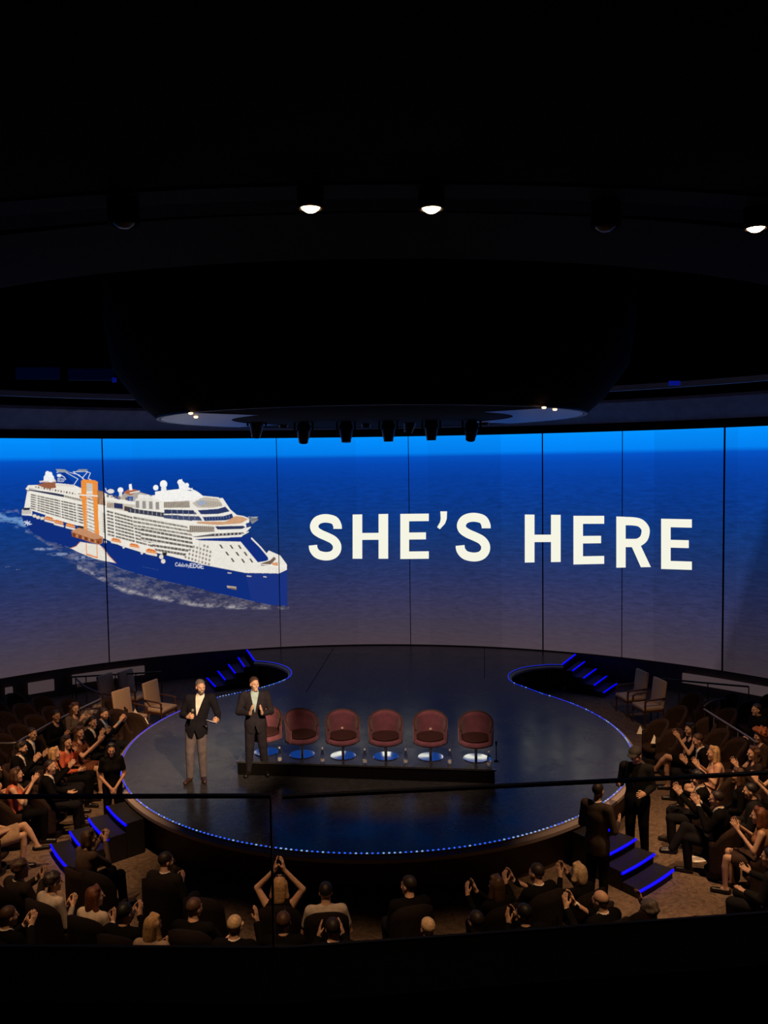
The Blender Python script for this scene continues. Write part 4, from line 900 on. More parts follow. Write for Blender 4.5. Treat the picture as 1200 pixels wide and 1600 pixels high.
# ------------------------------------------------------------------ figures: smooth blended volumes turned into one continuous surface
def axis_multi(lo, hi, rngs, fine, coarse):
    cuts = sorted(set([lo, hi] + [max(lo, min(hi, v)) for r in rngs for v in r])); out = []
    for p, q in zip(cuts[:-1], cuts[1:]):
        mid = (p + q)/2; st = fine if any(a <= mid <= b for a, b in rngs) else coarse
        n = max(1, int(math.ceil((q - p)/st - 1e-6))); out += [p + (q - p)*i/n for i in range(n)]
    return np.array(out + [hi])
class Field:
    def __init__(s, xs, ys, zs):
        s.ax = (xs, ys, zs); s.D = np.full((len(xs), len(ys), len(zs)), 1.0, np.float32)
    def blk(s, lo, hi):
        sl = []; 
        for a, l, h in zip(s.ax, lo, hi):
            i, j = np.searchsorted(a, l), np.searchsorted(a, h); i = max(0, i - 1); j = min(len(a), j + 1)
            if j - i < 1: return None, None
            sl.append(slice(i, j))
        sl = tuple(sl)
        return sl, (s.ax[0][sl[0]][:, None, None], s.ax[1][sl[1]][None, :, None], s.ax[2][sl[2]][None, None, :])
    def put(s, sl, d, k):
        o = s.D[sl]
        if k > 0:
            h = np.clip(0.5 + 0.5*(o - d)/k, 0, 1); s.D[sl] = o*(1 - h) + d*h - k*h*(1 - h)
        else: s.D[sl] = np.minimum(o, d)
    def cap(s, a, b, ra, rb=None, k=0.02):
        a = np.asarray(a, float); b = np.asarray(b, float); rb = ra if rb is None else rb; m = max(ra, rb) + k + 0.05
        sl, P = s.blk(np.minimum(a, b) - m, np.maximum(a, b) + m)
        if sl is None: return
        d = b - a; L2 = max(d @ d, 1e-9); q = [P[i] - a[i] for i in range(3)]
        t = np.clip((q[0]*d[0] + q[1]*d[1] + q[2]*d[2])/L2, 0, 1)
        dist = np.sqrt((q[0] - t*d[0])**2 + (q[1] - t*d[1])**2 + (q[2] - t*d[2])**2) - (ra + (rb - ra)*t)
        s.put(sl, dist, k)
    def ell(s, c, r, k=0.02, R=None):
        c = np.asarray(c, float); r = np.asarray(r, float); m = r.max() + k + 0.05
        sl, P = s.blk(c - m, c + m)
        if sl is None: return
        s.put(sl, s._ed(P, c, r, R), k)
    def _ed(s, P, c, r, R):
        q = [P[i] - c[i] for i in range(3)]
        if R is not None: q = [R[0, i]*q[0] + R[1, i]*q[1] + R[2, i]*q[2] for i in range(3)]
        k0 = np.sqrt((q[0]/r[0])**2 + (q[1]/r[1])**2 + (q[2]/r[2])**2); k1 = np.sqrt((q[0]/r[0]**2)**2 + (q[1]/r[1]**2)**2 + (q[2]/r[2]**2)**2)
        return k0*(k0 - 1)/np.maximum(k1, 1e-6)
    def cut_ell(s, c, r, R=None):
        c = np.asarray(c, float); r = np.asarray(r, float); m = r.max() + 0.06; sl, P = s.blk(c - m, c + m)
        if sl is None: return
        s.D[sl] = np.maximum(s.D[sl], -s._ed(P, c, r, R))
    def keep(s, fn):
        """keep only where fn(x, y, z) < 0"""
        P = (s.ax[0][:, None, None], s.ax[1][None, :, None], s.ax[2][None, None, :])
        s.D = np.maximum(s.D, fn(*P)).astype(np.float32)
    def mesh(s, name, m):
        D = s.D; X, Y, Z = s.ax; D[0] = D[-1] = 1; D[:, 0] = D[:, -1] = 1; D[:, :, 0] = D[:, :, -1] = 1
        n = D.shape; cs = (n[0]-1, n[1]-1, n[2]-1); N = cs[0]*cs[1]*cs[2]; S_ = D < 0
        ids, pts, faces = [], [], []
        for axn in range(3):
            a = [slice(None)]*3; b = [slice(None)]*3; a[axn] = slice(0, -1); b[axn] = slice(1, None)
            da, db = D[tuple(a)], D[tuple(b)]; I = np.argwhere(S_[tuple(a)] != S_[tuple(b)])
            if not len(I): continue
            v0 = da[I[:, 0], I[:, 1], I[:, 2]]; v1 = db[I[:, 0], I[:, 1], I[:, 2]]; t = v0/(v0 - v1)
            p = np.stack([X[I[:, 0]], Y[I[:, 1]], Z[I[:, 2]]], -1); e = s.ax[axn]; p[:, axn] = e[I[:, axn]] + t*(e[I[:, axn] + 1] - e[I[:, axn]])
            u, v = (axn + 1) % 3, (axn + 2) % 3; q = []
            for du, dv in ((-1, -1), (0, -1), (0, 0), (-1, 0)):
                J = I.copy(); J[:, u] += du; J[:, v] += dv; J = np.clip(J, 0, np.array(cs) - 1)
                f = (J[:, 0]*cs[1] + J[:, 1])*cs[2] + J[:, 2]; q.append(f); ids.append(f); pts.append(p)
            q = np.stack(q, -1); fl = v0 > 0; q[fl] = q[fl][:, ::-1]; faces.append(q)
        me = bpy.data.meshes.new(name); me.materials.append(m)
        if not faces: return me
        ids = np.concatenate(ids); pts = np.concatenate(pts); faces = np.concatenate(faces)
        uq, inv = np.unique(ids, return_inverse=True); cnt = np.bincount(inv)
        co = np.stack([np.bincount(inv, pts[:, i])/cnt for i in range(3)], -1)
        fi = np.searchsorted(uq, faces)
        for _ in range(1):                                            # light smoothing
            acc = np.zeros_like(co); c2 = np.zeros(len(co))
            for i in range(4):
                np.add.at(acc, fi[:, i], co[fi[:, (i+1) % 4]] + co[fi[:, i-1]]); np.add.at(c2, fi[:, i], 2)
            co = co*0.5 + 0.5*acc/np.maximum(c2, 1)[:, None]
        me.vertices.add(len(co)); me.vertices.foreach_set('co', co.ravel().astype(np.float32))
        me.loops.add(fi.size); me.loops.foreach_set('vertex_index', fi.ravel().astype(np.int32))
        me.polygons.add(len(fi)); me.polygons.foreach_set('loop_start', np.arange(0, fi.size, 4, dtype=np.int32))
        me.update(calc_edges=True); me.shade_smooth(); return me
V3 = lambda *a: np.array(a, float)
def rotm(yaw=0, pitch=0, roll=0):
    """yaw turns to the figure's left, pitch > 0 looks down, roll leans to its right"""
    return np.array(Matrix.Rotation(yaw, 3, 'Z') @ Matrix.Rotation(-pitch, 3, 'X') @ Matrix.Rotation(roll, 3, 'Y'))
nrm = lambda v: np.asarray(v, float)/max(np.linalg.norm(v), 1e-9)
def hand(f, wr, d, n, sgn, curl=0.35, sc=1.0, grip=False):
    """palm and five fingers; d along the hand, n palm normal, thumb on the side sgn * (d x n)"""
    d = nrm(d); n = nrm(n - d*np.dot(n, d)); sd = np.cross(d, n)*sgn
    K = 0.012*sc
    f.cap(wr, wr + d*0.03*sc, 0.026*sc, 0.026*sc, 0.015)
    for o, L in ((-.027, .072), (-.009, .080), (.009, .080), (.026, .074)): f.cap(wr + d*.022*sc + sd*o*.7*sc, wr + d*(.012 + L)*sc + sd*o*sc, .0165*sc, .0135*sc, .012)
    c1 = 1.25 if grip else curl
    for o, L, sp in ((-.031, .058, -.13), (-.0105, .074, -.03), (.0105, .080, .05), (.031, .070, .15)):
        dd = nrm(d + sd*sp*(.3 if grip else 1)); p = wr + d*(.088 - abs(o)*.15)*sc + sd*o*sc
        for frac, kk in ((.46, c1*.8), (.32, c1*1.7), (.24, c1*2.5)):
            e = nrm(dd*math.cos(kk) + n*math.sin(kk)); q = p + e*L*frac*sc; f.cap(p, q, .0096*sc, .0088*sc, .004); p = q
    p = wr + d*.026*sc + sd*.026*sc + n*.006; q = p + nrm(d*.75 + sd*.75 + n*.35)*.042*sc
    f.cap(p, q, .015*sc, .0115*sc, .010); e = nrm(d*.95 + sd*(.1 if not grip else -.4) + n*(.35 if not grip else .8)); f.cap(q, q + e*.036*sc, .0112*sc, .0092*sc, .004)
def head(f, Hc, R, fem=False, sc=0.95):
    g = lambda *a: Hc + R @ (V3(*a)*sc); s = sc
    f.ell(g(0, -.012, .035), V3(.073, .094, .088)*s, .015, R); f.ell(g(0, .024, -.042), V3(.056 if fem else .060, .064, .078)*s, .03, R)
    f.cap(g(-.012, .066, -.100), g(.012, .066, -.100), .020*s, .020*s, .02)
    for x in (-1, 1):
        f.ell(g(x*.036, .060, -.022), V3(.026, .026, .026)*s, .02, R); f.ell(g(x*.076, -.006, -.008), V3(.011, .024, .032)*s, .006, R)
        f.cut_ell(g(x*.031, .108, .003), V3(.017, .016, .009)*s, R)
    f.cap(g(-.030, .082, .026), g(.030, .082, .026), .012*s, .012*s, .012); f.cap(g(0, .090, .010), g(0, .111, -.022), .009*s, .013*s, .008)
    f.cap(g(-.018, .082, -.058), g(.018, .082, -.058), .0085*s, .0085*s, .006)
HAIRS = {}
def hair_mesh(style, m, Hc, R, fine, sc=0.95, seed=0):
    lo = np.array([-.26, -.26, -.42]); hi = np.array([.26, .20, .26])
    if style in ('short', 'bald', 'receding', 'cap'): lo, hi = np.array([-.13, -.15, -.14]), np.array([.13, .15, .17])
    st = fine if style in ('short', 'bald', 'receding') else fine*1.25
    f = Field(*[axis_multi(a, b, [], st, st) for a, b in zip(lo, hi)]); rnd = random.Random(seed)
    big = {'curly': 1.10, 'afro': 1.22}.get(style, 1.0)
    f.ell((0, -.018, .043), V3(.084*big, .100*big, .091*big), .01)
    if style == 'afro': f.ell((0, -.03, .03), V3(.145, .14, .14), .03)
    if style in ('curly', 'afro'):
        rr = .135 if style == 'afro' else .082
        for i in range(46):
            u = V3(rnd.gauss(0, 1), rnd.gauss(0, 1), rnd.gauss(.3, .8)); u = nrm(u); f.ell(V3(0, -.022, .04) + u*V3(rr, rr*1.12, rr*1.05), (.030,)*3, .012)
    k1, k0 = {'short': (.055, .02), 'bald': (.0, .02), 'receding': (.062, -.012)}.get(style, (.05, .022))
    f.keep(lambda x, y, z: (0.8*y - 1.0*(z - k1) - k0)/1.28 + 0*x)
    if style == 'bald': f.keep(lambda x, y, z: z - .045 + 0*x + 0*y)
    if style in ('long', 'wavy', 'bob'):
        e = -.11 if style == 'bob' else -.22
        f.ell((0, -.070, e*.45 + .02), V3(.088, .055, abs(e)*.72 + .05), .03)
        for x in (-1, 1):
            f.cap((x*.070, -.02, .05), (x*.090, -.005, e*.55), .032, .034, .02); f.cap((x*.090, -.005, e*.55), (x*.080, .015, e), .034, .022, .02)
        if style == 'wavy':
            for i in range(26):
                a = rnd.uniform(-2.6, 2.6); z = rnd.uniform(-.22, .08); f.ell((.092*math.sin(a), -.045 - .055*math.cos(a), z), (.03,)*3, .012)
        f.cap((-.05, .02, .118), (.05, .02, .118), .022, .022, .03)
    if style == 'bun': f.ell((0, -.115, .045), V3(.045, .040, .045), .01)
    if style == 'pony': f.cap((0, -.10, .04), (0, -.14, -.12), .028, .020, .01)
    me = f.mesh('hair', m); n = len(me.vertices); co = np.zeros(n*3, np.float32); me.vertices.foreach_get('co', co)
    co = co.reshape(-1, 3)*sc @ R.T + Hc; me.vertices.foreach_set('co', co.ravel().astype(np.float32)); me.update(); return me
def torso(f, J, t, fem, hem=None, k=0.05):
    P, Ch, N = J['P'], J['Ch'], J['N']; up = nrm(Ch - P); Rt = J['Rt']; wd = .92 if fem else 1.0
    ab = P + (Ch - P)*0.5
    f.ell(P, V3(.168 if fem else .162, .118, .125) + t, k, Rt); f.ell(ab, V3(.128 if fem else .148, .105, .17) + t, k, Rt); f.ell(Ch, V3(.172*wd, .115, .18) + t, k, Rt)
    f.cap(J['S'][0]*.9 + N*.1 - up*.01, J['S'][1]*.9 + N*.1 - up*.01, .052*wd + t, .052*wd + t, k)
    f.cap(N - up*.05, N + up*.0, .075 + t*.6, .056 + t*.2, .04)
    if fem:
        for s in (-1, 1): f.ell(Ch + Rt @ V3(s*.075, .085, .0), V3(.06, .055, .06) + t, .03, Rt)
def arms(f, J, t, upto=1.0, thin=1.0):
    for i in (0, 1):
        Sh, El, Wr = J['S'][i], J['E'][i], J['W'][i]
        f.cap(Sh, El, .054*thin + t, .040*thin + t, .03)
        if upto >= 1: f.cap(El, Wr + (El - Wr)*(0.0 if t < .002 else .10), .040*thin + t, .027*thin + t*1.1, .008)
def legs(f, J, t, upto=2, thin=1.0, flare=0.0):
    for i in (0, 1):
        Hp, Kn, An = J['H'][i], J['K'][i], J['A'][i]
        f.cap(Hp, Kn, .086*thin + t, .056*thin + t, .03)
        if upto == 2:
            mid = Kn + (An - Kn)*.32 + nrm(np.cross(An - Kn, V3(1, 0, 0)))*-.012
            f.cap(Kn, mid, .054*thin + t, .054*thin + t, .008); f.cap(mid, An, .054*thin + t, .036*thin + t + flare, .008)
def joints(sit, fem, pose, leg, lean, rnd, side=0.0, extra=None):
    J = {}; h = lambda s: rnd.uniform(-s, s)
    if sit: P = V3(0, 0, .53); Ch = V3(side*.5, -.02 + lean*.5, .84); N = V3(side, .0 + lean, 1.03); Hc = V3(side*1.2, .045 + lean*1.2, 1.165)
    else: P = V3(0, 0, .95); Ch = V3(side*.5, .0 + lean*.4, 1.27); N = V3(side, .0 + lean, 1.475); Hc = V3(side*1.1, .035 + lean*1.15, 1.625)
    sw = .155 if fem else .185
    J.update(P=P, Ch=Ch, N=N, Hc=Hc); up = nrm(N - P); rt = V3(1, 0, 0); rt = nrm(rt - up*np.dot(rt, up)); fw = np.cross(up, rt)
    J['Rt'] = np.stack([rt, fw, up], 1)
    J['S'] = [N + rt*s*sw - up*.055 - fw*.01 for s in (-1, 1)]
    B = N                                                     # arms are given from the base of the neck
    A = {'clap': ([(-.27, .08, -.30), (.27, .08, -.30)], [(-.055, .30, -.12), (.055, .30, -.10)]),
         'clap_high': ([(-.25, .14, -.25), (.25, .14, -.25)], [(-.05, .28, .0), (.05, .28, .02)]),
         'clap_low': ([(-.26, .02, -.36), (.26, .02, -.36)], [(-.05, .27, -.27), (.05, .27, -.25)]),
         'clap_open': ([(-.27, .10, -.28), (.27, .10, -.28)], [(-.13, .30, -.08), (.13, .30, -.06)]),
         'clap_side': ([(-.24, .12, -.28), (.20, .20, -.26)], [(-.22, .36, -.06), (-.10, .36, -.04)]),
         'overhead': ([(-.30, .02, .12), (.30, .02, .10)], [(-.05, .02, .34), (.05, .02, .34)]),
         'lap': ([(-.25, .03, -.36), (.25, .03, -.36)], [(-.05, .24, -.42), (.05, .26, -.41)]),
         'clasp': ([(-.25, -.03, -.36), (.25, -.03, -.36)], [(-.045, .17, -.52), (.045, .17, -.52)]),
         'chin': ([(-.24, .12, -.33), (.25, .05, -.36)], [(-.05, .19, -.06), (.05, .26, -.40)]),
         'raise': ([(-.25, .03, -.36), (.30, .12, -.20)], [(-.06, .24, -.38), (.20, .30, .08)]),
         'reach': ([(-.25, .05, -.34), (.30, .12, -.30)], [(-.10, .28, -.34), (.34, .34, -.28)]),
         'hang': ([(-.24, -.03, -.33), (.24, -.03, -.33)], [(-.25, .06, -.58), (.25, .06, -.58)]),
         'meet': ([(-.24, -.01, -.34), (.25, .0, -.33)], [(-.16, .20, -.40), (.22, .22, -.30)])}[pose if pose in ('clap', 'clap_high', 'clap_low', 'clap_open', 'clap_side', 'overhead', 'lap', 'clasp', 'chin', 'raise', 'reach', 'hang', 'meet') else 'clap']
    sx = .9 if fem else 1.0
    J['E'] = [B + J['Rt'] @ (V3(*a)*V3(sx, 1, 1) + V3(h(.015), h(.02), h(.02))) for a in A[0]]; dj = V3(h(.02), h(.02), h(.03))
    J['W'] = [B + J['Rt'] @ (V3(*a) + dj) for a in A[1]]
    D = {'overhead': ((.12, .1, 1), (-.12, .1, 1)), 'lap': ((.7, .6, -.2), (-.7, .6, -.1)), 'clasp': ((.35, .35, -.85), (-.35, .35, -.85)), 'hang': ((0, .15, -1), (0, .15, -1)), 'clap_side': ((.15, .45, .85), (-.15, .45, .85)),
         'clap_open': ((.12, .45, .85), (-.12, .45, .85)), 'raise': ((.6, .6, -.1), (-.1, .3, 1)), 'reach': ((.5, .8, 0), (.3, .9, .25)), 'chin': ((.15, .1, 1), (-.6, .7, 0)), 'meet': ((.4, .9, .1), (-.2, .9, .3))}.get(pose, ((.10, .55, .82), (-.10, .55, .82)))
    J['d'] = [J['Rt'] @ V3(*v) for v in D]
    Nn = {'lap': ((0, -.2, -1), (0, -.2, -1)), 'clasp': ((.3, -1, 0), (-.3, -1, 0)), 'reach': ((0, 0, 1), (-.4, 0, 1)), 'meet': ((1, 0, -.2), (-1, 0, .5))}.get(pose, ((1, .1, 0), (-1, .1, 0)))
    J['n'] = [J['Rt'] @ V3(*v) for v in Nn]
    J['H'] = [P + V3(s*.088, .01, -.02) for s in (-1, 1)]
    if sit:
        w1 = .10 if fem else .15
        J['K'] = [V3(s*w1 + h(.02), .44, .52) for s in (-1, 1)]; J['A'] = [V3(s*(w1 + .01) + h(.03), .44 + h(.05), .085) for s in (-1, 1)]; J['T'] = [a + V3(s*.03, .155, -.05) for a, s in zip(J['A'], (-1, 1))]
        if leg in ('cross', 'crossl'):
            s = 1 if leg == 'cross' else -1; i = 1 if s > 0 else 0; o = 1 - i
            J['K'][o] = V3(-s*.06, .45, .52); J['A'][o] = V3(-s*.08, .42, .085); J['T'][o] = J['A'][o] + V3(-s*.02, .155, -.05)
            J['K'][i] = V3(-s*.01, .47, .66); J['A'][i] = V3(-s*.16, .64, .36); J['T'][i] = J['A'][i] + V3(-s*.05, .14, -.045)
    else:
        a = leg if isinstance(leg, tuple) else (.11, .11, 0, 0)
        J['A'] = [V3(-a[0], -.02 + a[2], .085), V3(a[1], -.02 + a[3], .085)]; J['K'] = [(J['H'][i] + J['A'][i])/2 + V3(0, .03, .02) for i in (0, 1)]
        J['T'] = [J['A'][0] + V3(-.05, .165, -.05), J['A'][1] + V3(.05, .165, -.05)]
    if extra: extra(J)
    return J
def cloth(name, col, rough=0.9): return mat(name, col, rough, noise=0.18, nscale=14, spec=0.08)
SKIN = {k: mat('skin_' + k, v, 0.5, noise=0.06, nscale=30, spec=0.35) for k, v in dict(light=(.60, .36, .24), tan=(.46, .25, .15), brown=(.26, .125, .07), pale=(.68, .43, .31)).items()}
HAIR = {k: mat(k + '_hair', v, 0.55, noise=0.4, nscale=45, spec=0.4) for k, v in dict(black=(.010, .008, .007), dark=(.022, .014, .010), brown=(.070, .034, .018), auburn=(.14, .045, .018), red=(.30, .09, .025), blonde=(.46, .28, .13), fair=(.55, .38, .22), grey=(.13, .105, .09), bald=(.03, .02, .015)).items()}
SHOE = mat('black_leather', (.012, .009, .008), .35)
SHOEB = mat('dark_brown_leather', (.040, .018, .012), .35)
EYEM = mat('dark_eye', (.012, .008, .006), .3)
_eye = None
def small_ell(name, m, r):
    bm = bmesh.new(); bmesh.ops.create_icosphere(bm, subdivisions=2, radius=1.0, matrix=Matrix.Diagonal((*r, 1)))
    me = bpy.data.meshes.new(name); bm.to_mesh(me); bm.free(); me.materials.append(m); me.shade_smooth(); return me
EYE_ME = small_ell('eye', EYEM, (.0075, .0045, .0038))
BROWS = {}
def add_me(name, me, parent, M=None):
    o = bpy.data.objects.new(name, me); C.objects.link(o); o.parent = parent
    if M is not None: o.matrix_local = M
    return o
def person(label, xy, sit=True, face=None, pose='clap', hair='short', hc='dark', top='jacket', tc=(.012, .011, .014), shirt=None, tie=None, bot='trousers', bc=(.012, .011, .013), skin='light', fem=False,
           hyaw=0.0, hpitch=0.05, hroll=0.0, lean=0.0, side=0.0, leg='plain', fine=0.010, coarse=0.024, seed=1, base=FL, zoff=0.0, faceon=True, beard=None, extra=None, group='seated audience', at=None, shoes=SHOE, smile=False, sleeves=None):
    rnd = random.Random(seed)
    J = joints(sit, fem, pose, leg, lean, rnd, side, extra); Hc = J['Hc']
    fc = face if face is not None else 0.0
    # where it stands: head seen at xy in the photograph, or the ground point 'at'
    if at is None:
        hp = U(xy[0], xy[1], base + zoff + Hc[2])
        if face is None: fc = math.atan2(15.0 - hp.y, -1.2 - hp.x) - PI/2
        Rz = Matrix.Rotation(fc, 3, 'Z'); loc = hp - Rz @ Vector(Hc); loc.z = base + zoff
    else: loc = Vector((at[0], at[1], base))
    root = empty('person', loc, fc, label, 'person', group)
    if hyaw == 'look':                                             # turn the head towards the presenters
        d = math.atan2(14.1 - loc.y, -2.8 - loc.x) - PI/2 - fc; d = (d + PI) % (2*PI) - PI; hyaw = max(-1.1, min(1.1, d)) + rnd.uniform(-.15, .15)
    R = rotm(hyaw, hpitch + rnd.uniform(-.04, .06), hroll + rnd.uniform(-.05, .05))
    top_z = Hc[2] + .16
    pts = np.array([Hc] + J['E'] + J['W'] + [w_ + nrm(d_)*.2 for w_, d_ in zip(J['W'], J['d'])] + J['K'] + J['A'] + J['T'] + J['S'] + [J['P']])
    lo, hi = pts.min(0) - .17, pts.max(0) + .17; lo[2] = min(lo[2], -.02); lo[2] = -.02
    hw = []
    for w_, d_ in zip(J['W'], J['d']): e = w_ + nrm(d_)*.19; hw.append((np.minimum(w_, e) - .05, np.maximum(w_, e) + .05))
    rg = [[(Hc[i] - .13, Hc[i] + .13)] + [(a[i], b[i]) for a, b in hw] for i in range(3)]
    axs = [axis_multi(lo[i], hi[i], rg[i], fine, coarse) for i in range(3)]
    f = Field(*axs); torso(f, J, 0, fem); arms(f, J, 0, 1, .9 if fem else 1); legs(f, J, 0, 2, .92 if fem else 1)
    for i in (0, 1): f.cap(J['A'][i] + V3(0, -.03, -.035), J['T'][i], .036, .026, .03)
    f.cap(J['N'] - V3(0, 0, .02), Hc + R @ V3(0, -.022, -.06), .054 if not fem else .047, .052 if not fem else .045, .02)
    head(f, Hc, R, fem)
    for i, s in ((0, -1), (1, 1)): hand(f, J['W'][i], J['d'][i], J['n'][i], (-1 if i == 0 else 1) * (1), rnd.uniform(.12, .3) if pose not in ('mic',) else .3, .95 if fem else 1.03, grip=J.get('grip', (0, 0))[i])
    body = add_me('body', f.mesh('body', SKIN[skin]), root)
    if hair: add_me('hair', hair_mesh(hair, HAIR[hc], Hc, R, max(.009, fine), seed=seed), root)
    if faceon:
        for s in (-1, 1):
            add_me('eye', EYE_ME, root, Matrix.Translation(Hc + R @ (V3(s*.031, .0895, .003)*.95)) @ Matrix(R.tolist()).to_4x4())
            if hc not in BROWS: BROWS[hc] = small_ell('eyebrow', HAIR[hc], (.015, .0045, .0028))
            add_me('eyebrow', BROWS[hc], root, Matrix.Translation(Hc + R @ (V3(s*.031, .0915, .025)*.95)) @ Matrix(R.tolist()).to_4x4() @ Matrix.Rotation(s*.12, 4, 'Y'))
        if smile:
            g2 = add_me('teeth', small_ell('teeth', mat('teeth', (.8, .72, .62), .3), (.020, .007, .0065)), root, Matrix.Translation(Hc + R @ (V3(0, .0895, -.058)*.95)) @ Matrix(R.tolist()).to_4x4())
    cs = max(.014, fine*1.5) if fine > .007 else .0095
    def grid(c2=None): return [axis_multi(lo[i], hi[i], [], c2 or cs, c2 or cs) for i in range(3)]
    up = J['Rt'][:, 2]; Ri = J['Rt']
    if beard:
        f = Field(*[axis_multi(a, b, [], .007, .007) for a, b in zip((-.11, -.06, -.17), (.11, .14, .06))])
        f.ell((0, .024, -.046), V3(.065, .069, .082), .02); f.ell((0, .060, -.098), V3(.042, .034, .030), .02)
        f.keep(lambda x, y, z: np.maximum(z + .036 - 1.5*np.maximum(np.abs(x) - .040, 0) + 0*y, -y - .005 + 0*x + 0*z)); f.cut_ell((0, .10, -.058), (.026, .03, .010))
        me = f.mesh('beard', HAIR[beard]); co = np.zeros(len(me.vertices)*3, np.float32); me.vertices.foreach_get('co', co); co = co.reshape(-1, 3)*.95 @ R.T + Hc; me.vertices.foreach_set('co', co.ravel().astype(np.float32)); add_me('beard', me, root)
    # upper clothing
    if shirt is not None:
        f = Field(*grid()); torso(f, J, .008, fem); f.cap(J['N'] - up*.03, J['N'] + up*.028, .068, .062, .02)
        zc = J['N'] + up*.035; f.keep(lambda x, y, z: ((x - zc[0])*up[0] + (y - zc[1])*up[1] + (z - zc[2])*up[2]))
        f.keep(lambda x, y, z: J['P'][2] - z + 0*x + 0*y); add_me('shirt', f.mesh('shirt', cloth('shirt_cloth', shirt)), root)
    if tie is not None:
        f = Field(*[axis_multi(a, b, [], .008, .008) for a, b in zip((-.08, -.05, -.45), (.08, .32, .1))]); fr = .128
        f.cap((0, .085, .0), (0, .135, -.13), .012, .018, .01); f.cap((0, .135, -.13), (0, fr + .012, -.40), .016, .022, .01)
        me = f.mesh('tie', cloth('tie_cloth', tie)); co = np.zeros(len(me.vertices)*3, np.float32); me.vertices.foreach_get('co', co); co = co.reshape(-1, 3) @ Ri.T + J['N']; me.vertices.foreach_set('co', co.ravel().astype(np.float32)); add_me('tie', me, root)
    T = {'jacket': .022, 'dress': .010, 'blouse': .012, 'polo': .015, 'sleeveless': .009}[top]
    f = Field(*grid()); torso(f, J, T, fem)
    if top == 'jacket' or top == 'blouse': arms(f, J, T*.75, 1, .9 if fem else 1)
    elif top in ('polo', 'dress'): arms(f, J, T*.9, .5, .9 if fem else 1); 
    if top in ('polo', 'dress'):
        for i in (0, 1):
            cc = J['S'][i] + (J['E'][i] - J['S'][i])*.72; ax_ = nrm(J['E'][i] - J['S'][i])
            f.keep(lambda x, y, z, cc=cc, ax_=ax_, i=i: np.where((x - J['P'][0])*(1 if i else -1) > .16, (x - cc[0])*ax_[0] + (y - cc[1])*ax_[1] + (z - cc[2])*ax_[2], -1.0))
    if top == 'jacket' and not sit:
        f.ell(J['P'] + V3(0, 0, -.10), V3(.188, .148, .22), .05); hz = J['P'][2] - .185; f.keep(lambda x, y, z: hz - z + 0*x + 0*y)
    elif not sit: hz = J['P'][2] - .08; f.keep(lambda x, y, z: hz - z + 0*x + 0*y)
    if sit and top == 'jacket':                                       # jacket skirts spread over the lap
        for i in (0, 1): f.cap(J['H'][i], J['H'][i] + (J['K'][i] - J['H'][i])*.25, .108, .095, .05)
    nk = J['N'] + up*.015
    f.cut_ell(nk + J['Rt'] @ V3(0, .012, .035), V3(.066, .066, .062), Ri)
    if top == 'jacket' and shirt is not None:                         # open front
        Pn, dep = J['N'], .30 if sit else .34
        def vneck(x, y, z):
            a = (x - Pn[0])*Ri[0, 0] + (y - Pn[1])*Ri[1, 0] + (z - Pn[2])*Ri[2, 0]; b = (x - Pn[0])*Ri[0, 1] + (y - Pn[1])*Ri[1, 1] + (z - Pn[2])*Ri[2, 1]; c = (x - Pn[0])*Ri[0, 2] + (y - Pn[1])*Ri[1, 2] + (z - Pn[2])*Ri[2, 2]
            wv = np.maximum(0, (c + dep)/dep)*.072
            return -np.maximum(np.abs(a) - wv, .02 - b)
        f.keep(vneck)
        if not sit:                                                   # front edges part below the button
            Pb = J['P'][2] - .03
            f.keep(lambda x, y, z: -np.maximum(np.abs(x - .0) - np.clip((Pb - z)*.32, -.01, .05), .03 - y))
    elif top in ('dress', 'sleeveless', 'blouse') and fem: f.cut_ell(nk + J['Rt'] @ V3(0, .075, -.02), V3(.07, .09, .085), Ri)
    if top in ('dress', 'sleeveless') and sit and bot == 'skirt':
        pass
    add_me({'jacket': 'jacket', 'dress': 'dress', 'blouse': 'blouse', 'polo': 'shirt', 'sleeveless': 'blouse'}[top], f.mesh('top', cloth('garment', tc)), root)
    if top == 'jacket' and shirt is not None and fine < .012:          # cuffs
        for i in (0, 1):
            f = Field(*[axis_multi(J['W'][i][q] - .08, J['W'][i][q] + .08, [], .008, .008) for q in range(3)]); f.cap(J['W'][i] + (J['E'][i] - J['W'][i])*.12, J['W'][i] + (J['E'][i] - J['W'][i])*.03, .034, .033, 0); add_me('cuff', f.mesh('cuff', cloth('shirt_cloth', shirt)), root)
    # lower clothing
    f = Field(*grid())
    if bot == 'trousers':
        f.ell(J['P'], V3(.168, .122, .115), .04, None); th = .95 if fem else 1
        for i in (0, 1): f.cap(J['H'][i], J['K'][i], .099*th, .077*th, .04); f.cap(J['K'][i], J['A'][i], .077*th, .058*th, .012)
        for i in (0, 1): pass
        zl = min(J['A'][0][2], J['A'][1][2]) - .03; f.keep(lambda x, y, z: zl - z + 0*x + 0*y)
        add_me('trousers', f.mesh('trousers', cloth('trouser_cloth', bc)), root)
    else:
        f.ell(J['P'], V3(.175, .13, .115), .04); mk_ = [J['H'][i] + (J['K'][i] - J['H'][i])*.86 for i in (0, 1)]
        for i in (0, 1): f.cap(J['H'][i], mk_[i], .098, .075, .05)
        f.cap(J['H'][0]*.5 + J['H'][1]*.5, mk_[0]*.5 + mk_[1]*.5, .095, .075, .08)
        ed = (mk_[0] + mk_[1])/2
        if sit: f.keep(lambda x, y, z: y - ed[1] + 0*x + 0*z)
        add_me('skirt', f.mesh('skirt', cloth('garment', bc)), root)
